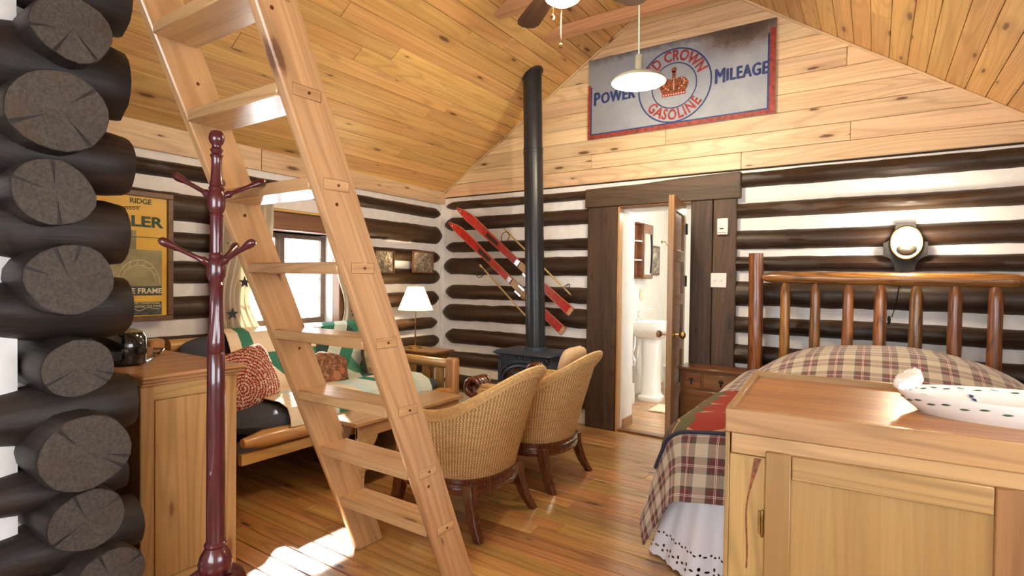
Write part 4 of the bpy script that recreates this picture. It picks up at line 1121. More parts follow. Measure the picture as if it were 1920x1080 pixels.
part('top_plate', mb, M['stove'], st, bev=.003)
mb = MB()
for i in range(24):
    x = sx0 + .012 + (sx1 - sx0 - .024) * (i + .5) / 24
    mb.box(x - .007, sy0 - .006, .648, x + .007, sy0 + .014, .676)
for i in range(14):
    y = sy0 + .03 + (sy1 - sy0 - .05) * (i + .5) / 14; mb.box(sx1 - .004, y - .007, .648, sx1 + .006, y + .007, .676)
part('dentils', mb, M['stove'], st)
mb = MB().box(sx0 + .0, sy0, .13, sx0 + .03, sy0 + .014, .645).box(sx1 - .03, sy0, .13, sx1, sy0 + .014, .645).box(sx0, sy0, .13, sx1, sy0 + .014, .18).box(sx0, sy0, .628, sx1, sy0 + .014, .645)
part('front_frame', mb, M['stove'], st, bev=.003)
xc = (sx0 + sx1) / 2; rx = .215; zb = .24; zs = .44; rz = .155
arch = [(xc - rx, zb)] + [(xc + rx * math.cos(PI - PI * i / 20), zs + rz * math.sin(PI * i / 20)) for i in range(21)] + [(xc + rx, zb)]
part('glass', MB().prism(arch, lambda a, b, d: (a, d, b), sy0 + .004, sy0 + .012), M['glassfire'], st, 'amber glass behind tracery')
dr_ = MB().tube([(a, sy0 - .002, b) for a, b in arch] + [(xc - rx, sy0 - .002, zb)], .014, 8)
dr_.tube([(xc + (a - xc) * 1.13, sy0, zb + (b - zb) * 1.10) for a, b in arch], .006, 6)
part('door_arch', dr_, M['stove'], st)
mb = MB().tube([(xc, sy0 - .004, zb), (xc, sy0 - .004, zs + rz)], .011, 8)
for s in (-1, 1):
    for k in (1, 2):
        pts = []
        for i in range(11):
            t = i / 10
            if k == 1: pts.append((xc + s * (.03 + .165 * (1 - math.cos(t * PI / 2))), sy0 - .002, zb + .1 + (zs + .02 - zb) * math.sin(t * PI / 2) * 1.05))
            else: pts.append((xc + s * (.19 - .165 * (1 - math.cos(t * PI / 2))), sy0 - .002, zb + (zs + .1 - zb) * math.sin(t * PI / 2)))
        mb.tube(pts, .006, 6)
    pts = [(xc + s * (.108 + .06 * math.cos(a)), sy0 - .002, zs - .0 + .11 * math.sin(a)) for a in [PI * i / 10 for i in range(11)]]
    mb.tube(pts, .006, 6)
part('tracery', mb, M['stove'], st)
part('door_handle', MB().lathe([(.006, 0), (.012, .01), (.014, .03), (.01, .05), (0, .055)], (sx0 + .04, sy0 - .005, .42), (0, -1, 0), n=10), M['brass'], st)
for x in (sx0 + .04, sx1 - .04):
    for y in (sy0 + .05, sy1 - .05):
        part('leg', MB().tube([(x, y, .14), (x + (.015 if x > xc else -.015), y, .08), (x, y, .03), (x + (.02 if x > xc else -.02), y, 0)], [.03, .022, .018, .026], 8), M['stove'], st)
pb, pt = Vector((-2.497, 4.12, .72)), Vector((-2.572, 4.12, 3.28))
def pp(z): return pb.lerp(pt, (z - .72) / (3.28 - .72))
part('flue_collar', MB().lathe([(.10, 0), (.10, .03), (.088, .034)], pb, pt - pb, n=28), M['stove'], st)
for a, b, r in ((.72, 1.20, .0875), (1.19, 2.52, .0855), (2.5, 3.3, .0835)):
    part('flue_pipe', MB().lathe([(r, 0), (r, (pp(b) - pp(a)).length)], pp(a), pt - pb, n=32), M['pipe'], st)
for z in (1.18, 1.225, 2.5, 2.47):
    part('flue_band', MB().lathe([(.085, -.006), (.0895, -.005), (.0895, .005), (.085, .006)], pp(z), pt - pb, n=32), M['pipe'], st)
cn = Vector((-LS, 0, 1)).normalized()
cc = Vector((-2.569, 4.12, LS * -2.569 + LB))
part('ceiling_collar', MB().rings([[tuple(cc - cn * h + Vector((1, 0, LS)).normalized() * (q * .1 * math.cos(a)) + Vector((0, 1, 0)) * (q * .089 * math.sin(a))) for a in [2 * PI * j / 32 for j in range(32)]] for q, h in ((1.0, 0.0), (1.06, .004), (1.06, .016), (.95, .02))]), M['pipe'], st)

# ------------------------------------------------------------------ skis and poles on the back wall
def ski(p0, p1, label):
    p0, p1 = Vector(p0), Vector(p1); L = (p1 - p0).length; x = (p1 - p0).normalized()
    mw = frame_mat(p0, p1, (0, -1, 0)); 
    # local x along, local y towards the room, local z across
    t = props(link('ski', None, None, mw), label, 'ski', 'old red skis on the log wall')
    w = .042
    pts = []
    N = 22
    prof = []
    for i in range(N + 1):
        q = i / N; xx = L * q
        if q < .14: h = w * (1.1) * math.sin(PI / 2 * min(1, (q + .006) / .12)) ** .7
        else: h = w * (1.08 - .25 * math.sin(PI * min(1, (q - .14) / .86)))
        z = .055 * max(0, 1 - q / .16) ** 2 + .012 * math.sin(PI * q)
        prof.append((xx, z, h))
    mb = MB(); rs = [[(a, z, -h), (a, z + .012, -h * .9), (a, z + .012, h * .9), (a, z, h)] for a, z, h in prof]
    part('board', mb.rings(rs), M['red'], t, local=True)
    for s in (-1, 1):
        part('edge_line', MB().tube([(a, z + .009, s * h * .97) for a, z, h in prof], .0028, 5), M['skiedge'], t, local=True, label='bare wood edge')
    part('tail', MB().box(L - .035, .0, -.036, L + .004, .0135, .036), M['skiedge'], t, local=True, label='bare wood tail')
    part('label_patch', MB().box(L * .27, .02, -.02, L * .38, .0245, .02), M['leather'], t, local=True, label='worn maker label')
    part('toe_iron', MB().box(L * .54, .018, -.03, L * .57, .032, .03), M['chrome'], t, local=True, bev=.003)
    for z in (-.045, .025): part('toe_ear', MB().box(L * .63, .018, z, L * .68, .05, z + .02), M['chrome'], t, local=True, bev=.003)
    part('foot_plate', MB().box(L * .575, .018, -.033, L * .70, .024, .033), M['tan'], t, local=True)
    part('heel_strap', MB().tube([(L * .68 + .07 * math.sin(PI * i / 10), .035 + .01 * i / 10, .04 * math.cos(PI * i / 10)) for i in range(11)], .006, 6), M['bamboo'], t, local=True)
    part('tip_hole', MB().lathe([(0, 0), (.008, 0), (.008, .002), (0, .003)], (L * .035, .062, 0), (0, 1, 0), n=8), M['white'], t, local=True)
    return t
ski((-3.66, 4.47, 2.085), (-2.325, 4.47, 1.05), 'upper red wooden ski hung slanting behind the stove pipe')
ski((-3.765, 4.47, 1.94), (-2.405, 4.47, .865), 'lower red wooden ski hung slanting behind the stove pipe')
def skipole(p0, p1, label):
    p0, p1 = Vector(p0), Vector(p1); L = (p1 - p0).length; mw = frame_mat(p0, p1, (0, -1, 0))
    t = props(link('ski_pole', None, None, mw), label, 'ski pole', 'bamboo ski poles on the log wall')
    part('shaft', MB().lathe([(.009, 0)] + sum([[(.0085, L * k / 6 - .006), (.0105, L * k / 6), (.0085, L * k / 6 + .006)] for k in range(1, 6)], []) + [(.007, L - .03), (0, L)], (0, 0, 0), (1, 0, 0), n=8), M['bamboo'], t, local=True)
    part('wrist_strap', MB().tube([(.02 + .05 * (1 - math.cos(2 * PI * i / 14)) * .9, .012, .05 + .055 * math.sin(2 * PI * i / 14) + .0) for i in range(15)], .004, 5), M['leather'], t, local=True)
    part('basket', MB().tube([(L - .09, .06 * math.cos(2 * PI * i / 20), .06 * math.sin(2 * PI * i / 20)) for i in range(21)], .004, 6).tube([(L - .09, -.055, 0), (L - .09, .055, 0)], .003, 5).tube([(L - .09, 0, -.055), (L - .09, 0, .055)], .003, 5), M['leather'], t, local=True)
skipole((-3.085, 4.46, 1.846), (-2.325, 4.46, 1.205), 'upper bamboo ski pole on the log wall with basket right of the pipe')
skipole((-3.388, 4.46, 1.49), (-2.60, 4.46, .80), 'lower bamboo ski pole on the log wall left of the pipe')

# ------------------------------------------------------------------ gasoline sign
sg = thing('gasoline_sign', 'large weathered enamel gasoline sign with red crown on the gable', 'sign', (-1.443, 4.55, 3.0))
W2, H2 = .782, .362
part('panel', MB().box(-1.443 - W2, 4.55, 3.0 - H2, -1.443 + W2, 4.572, 3.0 + H2), M['sign'], sg, bev=.002)
part('border', MB().box(-1.443 - W2, 4.545, 3.0 - H2, -1.443 + W2, 4.551, 3.0 - H2 + .034).box(-1.443 - W2, 4.545, 3.0 - H2 + .034, -1.443 - W2 + .024, 4.551, 3.0 + H2 * .35).box(-1.443 + W2 - .042, 4.545, 3.0 - H2 + .034, -1.443 + W2, 4.551, 3.0 + H2 * .8), M['signred'], sg, 'faded red border')
part('inner_line', MB().box(-1.443 - W2 + .024, 4.546, 3.0 - H2 + .034, -1.443 + W2 - .042, 4.5505, 3.0 - H2 + .046).box(-1.443 - W2 + .024, 4.546, 3.0 - H2 + .046, -1.443 - W2 + .036, 4.5505, 3.0 + H2 * .3).box(-1.443 + W2 - .056, 4.546, 3.0 - H2 + .046, -1.443 + W2 - .042, 4.5505, 3.0 + H2 * .7), M['signblue'], sg, 'dark blue inner line')
ccx, ccz = -1.437, 2.99
def annulus(r0, r1, y):
    mb = MB(); n = 72
    vs = [(ccx + r * math.cos(2 * PI * j / n), y, ccz + r * math.sin(2 * PI * j / n)) for r in (r0, r1) for j in range(n)]
    return mb.add(vs, [(j, (j + 1) % n, n + (j + 1) % n, n + j) for j in range(n)])
part('outer_ring', annulus(.298, .311, 4.5485), M['signblue'], sg, 'blue ring'); part('inner_ring', annulus(.182, .192, 4.5485), M['signblue'], sg, 'blue ring')
put('lettering', text_mb('RED CROWN', .122, .0035, arc=(.245, 1), sx=.78, track=1.08), M['letterred'], sg, on_back(ccx, 4.548, ccz), 'red curved letters RED CROWN')
put('lettering', text_mb('GASOLINE', .122, .0035, arc=(.245, -1), sx=.76, track=1.12), M['letterred'], sg, on_back(ccx, 4.548, ccz), 'red curved letters GASOLINE')
def caps(word, first, rest, bold):
    a = text_mb(word[0], first, 0, 'LEFT', .8); w0 = max(v[0] for v in a.v)
    b = text_mb(word[1:], rest, 0, 'LEFT', .8, track=1.1)
    off = (first - rest) * .36
    a.add([(x + w0 + .012, y - off * 0 , z) for x, y, z in b.v], b.f)
    base, fs = list(a.v), list(a.f)
    for q, (dx, dy) in enumerate(((.006, 0), (-.006, 0), (.003, .003), (-.003, -.003))): a.add([(x + dx, y + dy, z + .0004 * (q + 1)) for x, y, z in base], fs)
    w = max(v[0] for v in a.v)
    return a, w
for word, x0, wd in (('POWER', -2.172, .40), ('MILEAGE', -1.108, .40)):
    mb, w = caps(word, .165, .135, .0022)
    mb.v = [(x * wd / w, y, z) for x, y, z in mb.v]
    put('lettering', mb, M['signblue'], sg, on_back(x0, 4.548, 2.99), 'blue letters ' + word)
# crown
cm_ = lambda pts, m, nm='crown', lb=None, y=4.5475: part(nm, MB().prism(pts, lambda a, b, d: (ccx + a, d, ccz - .01 + b), y, 4.549), m, sg, lb)
cr = [(-.095, -.05)] + [(-.095 - .028 * math.sin(PI * .5 * i / 6), -.05 + .075 * i / 6) for i in range(1, 7)] + [(-.10, .055), (-.07, .075), (-.035, .068), (0, .058), (.035, .068), (.07, .075), (.10, .055)] + [(.095 + .028 * math.sin(PI * .5 * i / 6), -.05 + .075 * i / 6) for i in range(6, 0, -1)] + [(.095, -.05)]
cm_(cr, M['crownred'], lb='rust red crown')
cm_([(-.10, -.075), (.10, -.075), (.10, -.048), (-.10, -.048)], M['letterred'], 'crown_band', 'red crown band', 4.547)
cm_([(-.014, .05), (.014, .05), (.016, .13), (-.016, .13)], M['crownred'], 'crown_arch')
cm_([(.022 * math.cos(2 * PI * i / 12), .14 + .022 * math.sin(2 * PI * i / 12)) for i in range(12)], M['crownred'], 'crown_orb')
mb = MB()
for i in range(9):
    x = -.085 + .17 * i / 8; mb.lathe([(0, 0), (.006, 0), (.006, .002), (0, .003)], (ccx + x, 4.547, ccz - .072), (0, -1, 0), n=8)
for s in (-1, 0, 1):
    for i in range(6):
        a = s * .55; x = s * .045 + s * .045 * math.sin(PI * i / 6); z = -.03 + .1 * i / 6
        mb.lathe([(0, 0), (.005, 0), (.005, .002), (0, .003)], (ccx + x, 4.5475, ccz + z), (0, -1, 0), n=8)
part('crown_pearls', mb, M['cream'], sg, 'pale pearls on the crown')
part('crown_ellipse', MB().prism([(.10 * math.cos(2 * PI * i / 20), -.098 + .013 * math.sin(2 * PI * i / 20)) for i in range(20)], lambda a, b, d: (ccx + a, d, ccz + b), 4.548, 4.5495), simple('sign_pale_blue', (.30, .35, .42), .4), sg, 'pale ellipse under the crown')  # pale ellipse on the sign face below the crown

# ------------------------------------------------------------------ pendant lamp
px_, py_, pz_ = -1.29, 3.36, 2.63
pn = thing('pendant_lamp', 'white enamel pendant lamp hanging on a cord before the sign', 'lamp', (px_, py_, pz_))
part('cord', MB().tube([(px_, py_, pz_ + .17), (px_ - .005, py_, 3.2), (px_ - .01, py_, sl(px_ - .01))], .004, 6), M['plastic'], pn, 'thin pale cord')
part('socket', MB().lathe([(.0, .17), (.022, .168), (.026, .155), (.026, .075), (.03, .06), (.036, .05)], (px_, py_, pz_), n=20), M['enamelgrey'], pn)
n = 48
oshade = [(.036, .055), (.06, .048), (.11, .034), (.15, .02), (.168, .006), (.172, -.006)]
part('shade', MB().rings([[(px_ + r * math.cos(2 * PI * j / n), py_ + r * math.sin(2 * PI * j / n), pz_ + z + .003) for j in range(n)] for r, z in oshade], True, False), M['enamelgrey'], pn, 'grey green outer shade')
part('reflector', MB().rings([[(px_ + (r - .002) * math.cos(2 * PI * j / n), py_ + (r - .002) * math.sin(2 * PI * j / n), pz_ + z - .001) for j in range(n)] for r, z in oshade], True, False), M['enamel'], pn, 'white inner reflector')
part('bulb', MB().lathe([(.0, -.05), (.02, -.045), (.03, -.025), (.028, -.005), (.016, .02), (.013, .05)], (px_, py_, pz_), n=16), M['bulb'], pn)
lamp((px_, py_, pz_ - .075), 40, (1, .83, .60), .03)
single('wire_loops', MB().tube([(px_ + .03 + .02 * math.sin(i * .9), py_ + .01, 3.30 + .09 * math.cos(i * .9 + .5)) for i in range(22)], .0035, 5), M['plastic'], 'loose loops of white wire beside the pendant cord', 'wire', (px_ + .03, py_, 3.22))

# ------------------------------------------------------------------ ceiling fan
fx, fy, fz = -1.39, 2.52, 2.95
fn = thing('ceiling_fan', 'dark bladed ceiling fan with a lit glass bowl under the ridge', 'fan', (fx, fy, fz))
part('downrod', MB().lathe([(.06, 3.86 - fz), (.05, 3.8 - fz), (.014, 3.78 - fz), (.014, .15)], (fx, fy, fz), n=16), M['brass'], fn)
part('motor', MB().lathe([(.02, .16), (.09, .14), (.115, .09), (.115, .03), (.08, -.01), (.05, -.03), (.05, -.06)], (fx, fy, fz), n=28), M['brass'], fn)
part('light_bowl', MB().lathe([(.05, -.05), (.10, -.06), (.11, -.09), (.09, -.13), (.05, -.155), (0, -.163)], (fx, fy, fz), n=28), M['bowl'], fn, 'glowing glass bowl')
for k in range(5):
    a = R(141.5 - 72 * k); u = Vector((math.cos(a), math.sin(a), 0)); v = Vector((-math.sin(a), math.cos(a), .14))
    o = Vector((fx, fy, fz - .0))
    pts = [(.17, -.045), (.35, -.062), (.54, -.07), (.585, -.055), (.605, -.02), (.605, .02), (.585, .055), (.54, .07), (.35, .062), (.17, .045)]
    bm_ = Matrix(((u.x, v.x, 0, o.x), (u.y, v.y, 0, o.y), (0, .14, 1, o.z), (0, 0, 0, 1)))
    mb = MB().prism(pts, lambda p, q, d: (p, q, d), -.004, .004)
    bl = link('blade', mb.mesh('blade', M['fan'], .002), fn, bm_); bl['label'] = 'dark walnut blade'
    link('blade_arm', MB().box(.08, -.015, -.012, .24, .015, -.004).mesh('blade_arm', M['brass'], .002), bl, bm_)
for dx, L in ((.02, .28), (-.03, .12)):
    part('pull_chain', MB().tube([(fx + dx, fy - .05, fz - .1), (fx + dx, fy - .05, fz - .1 - L)], .0022, 5).lathe([(.0, 0), (.009, .004), (.011, .014), (.006, .024), (.0, .03)], (fx + dx, fy - .05, fz - .13 - L), n=10), M['brass'], fn)
lamp((fx, fy, fz - .25), 26, (1, .83, .60), .1)

# ------------------------------------------------------------------ wall sconce
wx, wz = .168, 1.625
ws = thing('wall_sconce', 'round glowing wall sconce on a dark concave plate above the bed', 'lamp', (wx, 4.5, wz))
pl = []
for sx2, sz2, sw2 in ((1, 1, 0), (-1, 1, 1), (-1, -1, 0), (1, -1, 1)):
    hz = .183 if sz2 > 0 else .145; cw2, ch2 = .068, (.135 if sz2 > 0 else .10)
    arc2 = [(sx2 * (.122 - cw2 * math.cos(PI / 2 * i / 7)), sz2 * (hz - ch2 * math.sin(PI / 2 * i / 7))) for i in range(8)]
    pl += arc2[::-1] if not sw2 else arc2
part('backplate', MB().prism(pl, lambda a, b, d: (wx - .006 + a, d, wz - .045 + b), 4.50, 4.53), simple('sconce_plate', (.022, .02, .02), .6, noise_amt=.2, spec=.2), ws, 'dark plate with concave corners')
part('rim', MB().tube([(wx + .086 * math.cos(2 * PI * i / 40), 4.49, wz + .108 * math.sin(2 * PI * i / 40)) for i in range(41)], .007, 8), M['brass'], ws)
def dome(rx, rz, dep, n=28, m=10):
    def f(u, v):
        a = 2 * PI * u; b = PI / 2 * v
        return ((wx + rx * math.cos(a) * math.cos(b), 4.495 - dep * math.sin(b), wz + rz * math.sin(a) * math.cos(b)),)
    return MB().grid(f, n, m, True)
part('globe', dome(.082, .104, .05), M['globe'], ws, 'glowing white glass')
def cup(u, v):
    a = 2 * PI * u; b = PI / 2 * v
    return ((wx + .058 * math.cos(a) * math.cos(b), 4.455 - .05 * math.sin(b), wz - .045 + .045 * math.sin(a) * math.cos(b)),)
part('reflector_cup', MB().grid(cup, 24, 8, True), simple('pewter', (.35, .33, .27), .3, metal=.8), ws, 'pewter cup')
part('cord', MB().tube([(wx - .02, 4.51, wz - .12), (wx - .025, 4.52, 1.4), (wx - .05, 4.52, 1.2), (wx - .07, 4.52, 1.12)], .003, 5), M['iron'], ws)
part('cord_switch', MB().lathe([(.0, 0), (.008, .01), (.011, .035), (.008, .055), (0, .06)], (wx - .085, 4.52, 1.07), n=10), M['iron'], ws)
lamp((wx, 4.34, wz + .06), 11, (1, .83, .60), .05)

# thermostat and switch plate on the barn boards
th = thing('thermostat', 'white wall thermostat on the dark boards above the switch plate', 'thermostat', (-1.016, 4.53, 1.785))
part('case', MB().box(-1.058, 4.505, 1.722, -.976, 4.53, 1.852), M['plastic'], th, bev=.006)
part('display', MB().box(-1.036, 4.503, 1.765, -1.006, 4.506, 1.775), M['iron'], th)
part('vent', MB().box(-1.05, 4.503, 1.735, -.984, 4.506, 1.743), simple('vent_grey', (.4, .4, .4), .5), th)
sw = thing('switch_plate', 'cream double light switch plate on the dark boards', 'switch', (-1.042, 4.53, 1.36))
part('plate', MB().box(-1.103, 4.521, 1.302, -.983, 4.53, 1.418), M['plastic'], sw, bev=.003)
for x in (-1.07, -1.018): part('toggle', MB().box(x - .006, 4.508, 1.352, x + .006, 4.523, 1.374), M['plastic'], sw, bev=.002)

# ------------------------------------------------------------------ pictures and poster on the left wall
def lframe(name, label, cat, d0, d1, z0, z1, fw, fm, out0=.07, out1=.095, grp=None):
    c = lw(out0, (d0 + d1) / 2, (z0 + z1) / 2)
    t = props(link(name, None, None, LWM @ Matrix.Translation((out0, -(d0 + d1) / 2, (z0 + z1) / 2))), label, cat, grp)
    a, b = (d1 - d0) / 2, (z1 - z0) / 2; h = out1 - out0
    part('frame', MB().box(0, -a, -b, h, a, -b + fw).box(0, -a, b - fw, h, a, b).box(0, -a, -b + fw, h, -a + fw, b - fw).box(0, a - fw, -b + fw, h, a, b - fw), fm, t, local=True, bev=.003)
    return t, a, b, h
def lwd(Y): return D - Y
t, a, b, h = lframe('framed_photo', 'old framed photograph in a dark frame half hidden by the ladder', 'picture', .845, 1.10, 1.385, 1.61, .014, M['frame'], grp='old photographs over the lamp')
part('print', MB().box(.004, -a + .014, -b + .014, .012, a - .014, b - .014), M['photo1'], t, local=True)
t, a, b, h = lframe('framed_photo', 'small framed group photograph above the table lamp', 'picture', .275, .585, 1.40, 1.625, .016, M['casing'], grp='old photographs over the lamp')
part('print', MB().box(.004, -a + .016, -b + .016, .012, a - .016, b - .016), M['photo2'], t, local=True)
PY = 1.732
t, a, b, h = lframe('framed_poster', 'yellow framed vintage poster on the log wall behind the log ends', 'poster', D - PY, D - PY + .52, 1.052, 1.876, .034, M['frame'])
part('print', MB().box(.006, -a + .034, -b + .034, .012, a - .034, b - .034), M['yellow'], t, local=True)
TM = MAT4[t.name] if t.name in MAT4 else LWM
def pp_(e, zt): return (a - e, b - zt)       # from the right edge, from the top
def ptext(s, size, e, zt, mat, bold=.001, sx=1.0, align='CENTER'):
    y, z = pp_(e, zt)
    mw = TM @ on_left(.0135, y, z)
    put('lettering', text_mb(s, size, bold, align, sx, .0008), mat, t, mw, 'poster letters ' + s)
def pblock(nm, e0, e1, z0, z1, m, lift=.0125, lb=None):
    y0, zz0 = pp_(e1, z1); y1, zz1 = pp_(e0, z0)
    part(nm, MB().box(.011, y0, zz0, lift, y1, zz1), m, t, lb, local=True)
ptext('RIDGE', .046, .190, .066, M['green_ink'], .0008, .95)
ptext('LER', .092, .155, .195, M['green_ink'], .003, 1.25)
pblock('rule', .045, .49, .288, .293, M['green_ink'])
pblock('photo_block', .066, .46, .37, .60, M['postergrey'], lb='grey drawing of a frame bridge'); pblock('caption_block', .066, .46, .60, .66, M['posterdark'], .0127)
pblock('photo_block', .066, .46, .70, .785, M['posterdark'], lb='dark landscape print')
pblock('tall_block', .215, .26, .25, .37, M['postergrey'], .0123)
ptext('E FRAME', .047, .155, .632, M['white_ink'], .001)
ptext('THE CONVENTIONAL', .02, .155, .71, M['white_ink'], 0, .8)
ptext('DIAMOND TYPE FRAME', .02, .155, .73, M['white_ink'], 0, .8)
# script flourish and drawn arches
y0, z0 = pp_(.22, .115)
part('script', MB().tube([(.0135, y0 + .11 * i / 40 - .10 + .012 * math.sin(i * .85), z0 - .006 + .010 * math.cos(i * .85) + .0003 * i) for i in range(46)], .0018, 4), M['green_ink'], t, local=True)
mb = MB()
y0, z0 = pp_(.20, .585)
for rr, hh in ((.12, .15), (.10, .118)):
    mb.tube([(.0133, y0 + rr * math.cos(PI * i / 16), z0 + hh * math.sin(PI * i / 16)) for i in range(17)], .0022, 4)
for i in range(1, 8):
    q = PI * i / 8; q2 = PI * (i + .5) / 8
    mb.tube([(.0133, y0 + .12 * math.cos(q), z0 + .15 * math.sin(q)), (.0133, y0 + .10 * math.cos(q2), z0 + .118 * math.sin(q2))], .0014, 4)
y1, z1 = pp_(.17, .745)
mb.tube([(.0133, y1 - .11 + .2 * i / 14, z1 + .018 * math.sin(i * .8) * (1 - i / 16)) for i in range(15)], .0016, 4)
part('line_drawing', mb, M['white_ink'], t, local=True)

# ------------------------------------------------------------------ bed
bd = thing('log_bed', 'varnished cedar log bed with slatted headboard on the back wall', 'bed', (.06, 3.5, 0))
ce_ = M['cedar']
HY = 4.40
pole('post', bd, (-.735, HY, 0), (-.745, HY, 1.565), .052, .05, ce_, wob=.12, seed=3, n=18, seg=24)
pole('post', bd, (.87, HY, 0), (.87, HY, 1.565), .05, .05, ce_, wob=.12, seed=4, n=18)
pole('head_rail', bd, (-.70, HY, 1.385), (.76, HY, 1.375), .043, .045, ce_, wob=.10, seed=5, taper=(.1, .06), n=18, seg=30)
pole('lower_rail', bd, (-.70, HY, .62), (.85, HY, .62), .04, .04, ce_, wob=.08, seed=6)
for k, x in enumerate((-.545, -.353, -.155, .03, .222, .42, .612)):
    pole('spindle', bd, (x, HY, .60), (x + .002, HY, 1.352), .036 + .004 * (k > 2), .033 + .003 * (k > 2), ce_, wob=.10, seed=10 + k, taper=(0, .08), n=16, seg=18)
part('mattress', puff((.06, 3.46, .50), (1, 0, 0), (0, 1, 0), (0, 0, 1), .755, .90, .19, 10, 60, 14), M['cream'], bd, 'mattress')
for x in (-.72, .84): beam('side_rail', bd, (x, 2.6, .3), (x, 4.38, .3), (0, 0, 1), .15, .04, ce_)

XC, HW, YH, YF, RB_, ZT = .06, .75, 4.29, 2.66, .15, .685
def top_z(x, y):
    e = max(0.0, 1 - (abs(x - XC) / (HW + .02)) ** 3)
    z = ZT + .045 * (1 - ((x - XC) / HW) ** 2)
    p = max(0, min(1, (y - 3.25) / .65)); p = p * p * (3 - 2 * p)
    z += .20 * p * e + .01 * noise.noise(Vector((x * 3, y * 3, 0)))
    return z
def drape(s, t, off=0.0):
    """s across from the middle, t down from the head, both along the cloth"""
    sg = 1 if s >= 0 else -1
    ds = max(0.0, abs(s) - HW); Lf = YH - YF; dt = max(0.0, t - Lf)
    x = XC + sg * min(abs(s), HW); y = YH - min(t, Lf)
    r = math.hypot(ds, dt)
    z = top_z(x, y) + off
    if r < 1e-6: return Vector((x, y, z))
    cx_, cy_ = ds / r, dt / r; phi = math.atan2(dt, ds)
    rb = RB_ + off
    if r < rb * PI / 2: out, dn = rb * math.sin(r / rb), rb * (1 - math.cos(r / rb))
    else: out, dn = rb + (r - rb * PI / 2) * .22, rb + (r - rb * PI / 2) * .97
    fold = math.sin(11 * y * sg + 5.5 * phi + 12 * (x - XC)) * .06 * max(0, dn - .10)
    out += fold
    return Vector((x + sg * cx_ * out, y - cy_ * out, max(.03, z - dn)))
def cloth(s0, s1, t0, t1, ns, nt, off=0.0):
    def f(u, v):
        s = s0 + (s1 - s0) * u; t = t0 + (t1 - t0) * v
        return (drape(s, t, off), (s + 2, t))
    return MB().grid(f, ns, nt)
cf = single('comforter', cloth(-HW - .56, HW + .5, 0, YH - YF + .42, 110, 84), M['plaid'], 'burgundy and cream plaid comforter hanging over the bed', 'comforter', (.06, 3.4, .66), solid=-.012)
bk = single('woven_blanket', cloth(-HW - .34, HW + .3, .92, YH - YF + .13, 100, 40, .014), M['blanket'], 'red and olive woven blanket folded across the bed foot', 'blanket', (.06, 3.0, .72), solid=-.006)
mbb = MB().tube([drape(-HW - .34 + (2 * HW + .64) * i / 90, YH - YF + .13, .016) for i in range(91)], .010, 7)
mbb.tube([drape(-HW - .34, .92 + (YH - YF - .79) * i / 40, .016) for i in range(41)], .008, 7)
part('binding', mbb, M['navy'], bk, 'dark blue bound edge')
# eyelet skirt
def skirt(u, v):
    tot = 1.75 + .40 + 1.6; d = tot * u
    # side, rounded corner, foot
    if d < 1.75: x, y, nx, ny = -.80, 4.33 - d * .87, -1, 0
    elif d < 2.15:
        a = PI / 2 * (d - 1.75) / .40; x, y = -.80 + .22 * (1 - math.cos(a)), 2.81 - .22 * math.sin(a); nx, ny = -math.cos(a), -math.sin(a)
    else: x, y, nx, ny = -.58 + (d - 2.15), 2.59, 0, -1
    z = .50 * (1 - v) + .012 + (0 if v < .999 else .010 * abs(math.sin(d * PI / .036)) - .008)
    fl = .135 * v ** 1.1 + (.018 * math.sin(d * 34) + .012 * math.sin(d * 57 + 1)) * (.35 + .65 * v)
    return ((x + nx * fl, y + ny * fl, z), (d, z))
part('bed_skirt', MB().grid(skirt, 320, 14), M['eyelet'], bd, 'white eyelet bed skirt', fixn=False)

# ------------------------------------------------------------------ nightstand
ns = thing('nightstand', 'dark brown nightstand with drawers between the door and bed', 'nightstand', (-1.03, 4.4, 0))
nx0, nx1, ny0, ny1 = -1.262, -.80, 4.285, 4.51
part('top', MB().box(nx0 - .022, ny0 - .022, .662, nx1 + .02, ny1 + .01, .68), M['night'], ns, bev=.004)
part('cornice', MB().box(nx0 - .01, ny0 - .01, .65, nx1 + .01, ny1, .662), M['night'], ns, bev=.003)
part('carcass', MB().box(nx0, ny0, .05, nx1, ny1, .65), M['night'], ns, bev=.003)
xm = nx0 + .16
for a, b, z0, z1 in ((nx0 + .02, xm, .52, .635), (xm + .015, nx1 - .02, .52, .635), (nx0 + .02, nx1 - .02, .32, .505), (nx0 + .02, nx1 - .02, .09, .305)):
    dw = part('drawer', MB().box(a, ny0 - .010, z0, b, ny0 + .004, z1), M['night'], ns, bev=.004)
    xx = (a + b) / 2; zz = (z0 + z1) / 2
    part('drop_pull', MB().lathe([(.014, 0), (.012, .006), (.004, .01)], (xx, ny0 - .010, zz + .01), (0, -1, 0), n=10).tube([(xx, ny0 - .02, zz + .012), (xx, ny0 - .022, zz - .025)], [.004, .007], 8).box(xx - .02, ny0 - .014, zz + .006, xx + .02, ny0 - .010, zz + .016), M['iron'], dw)

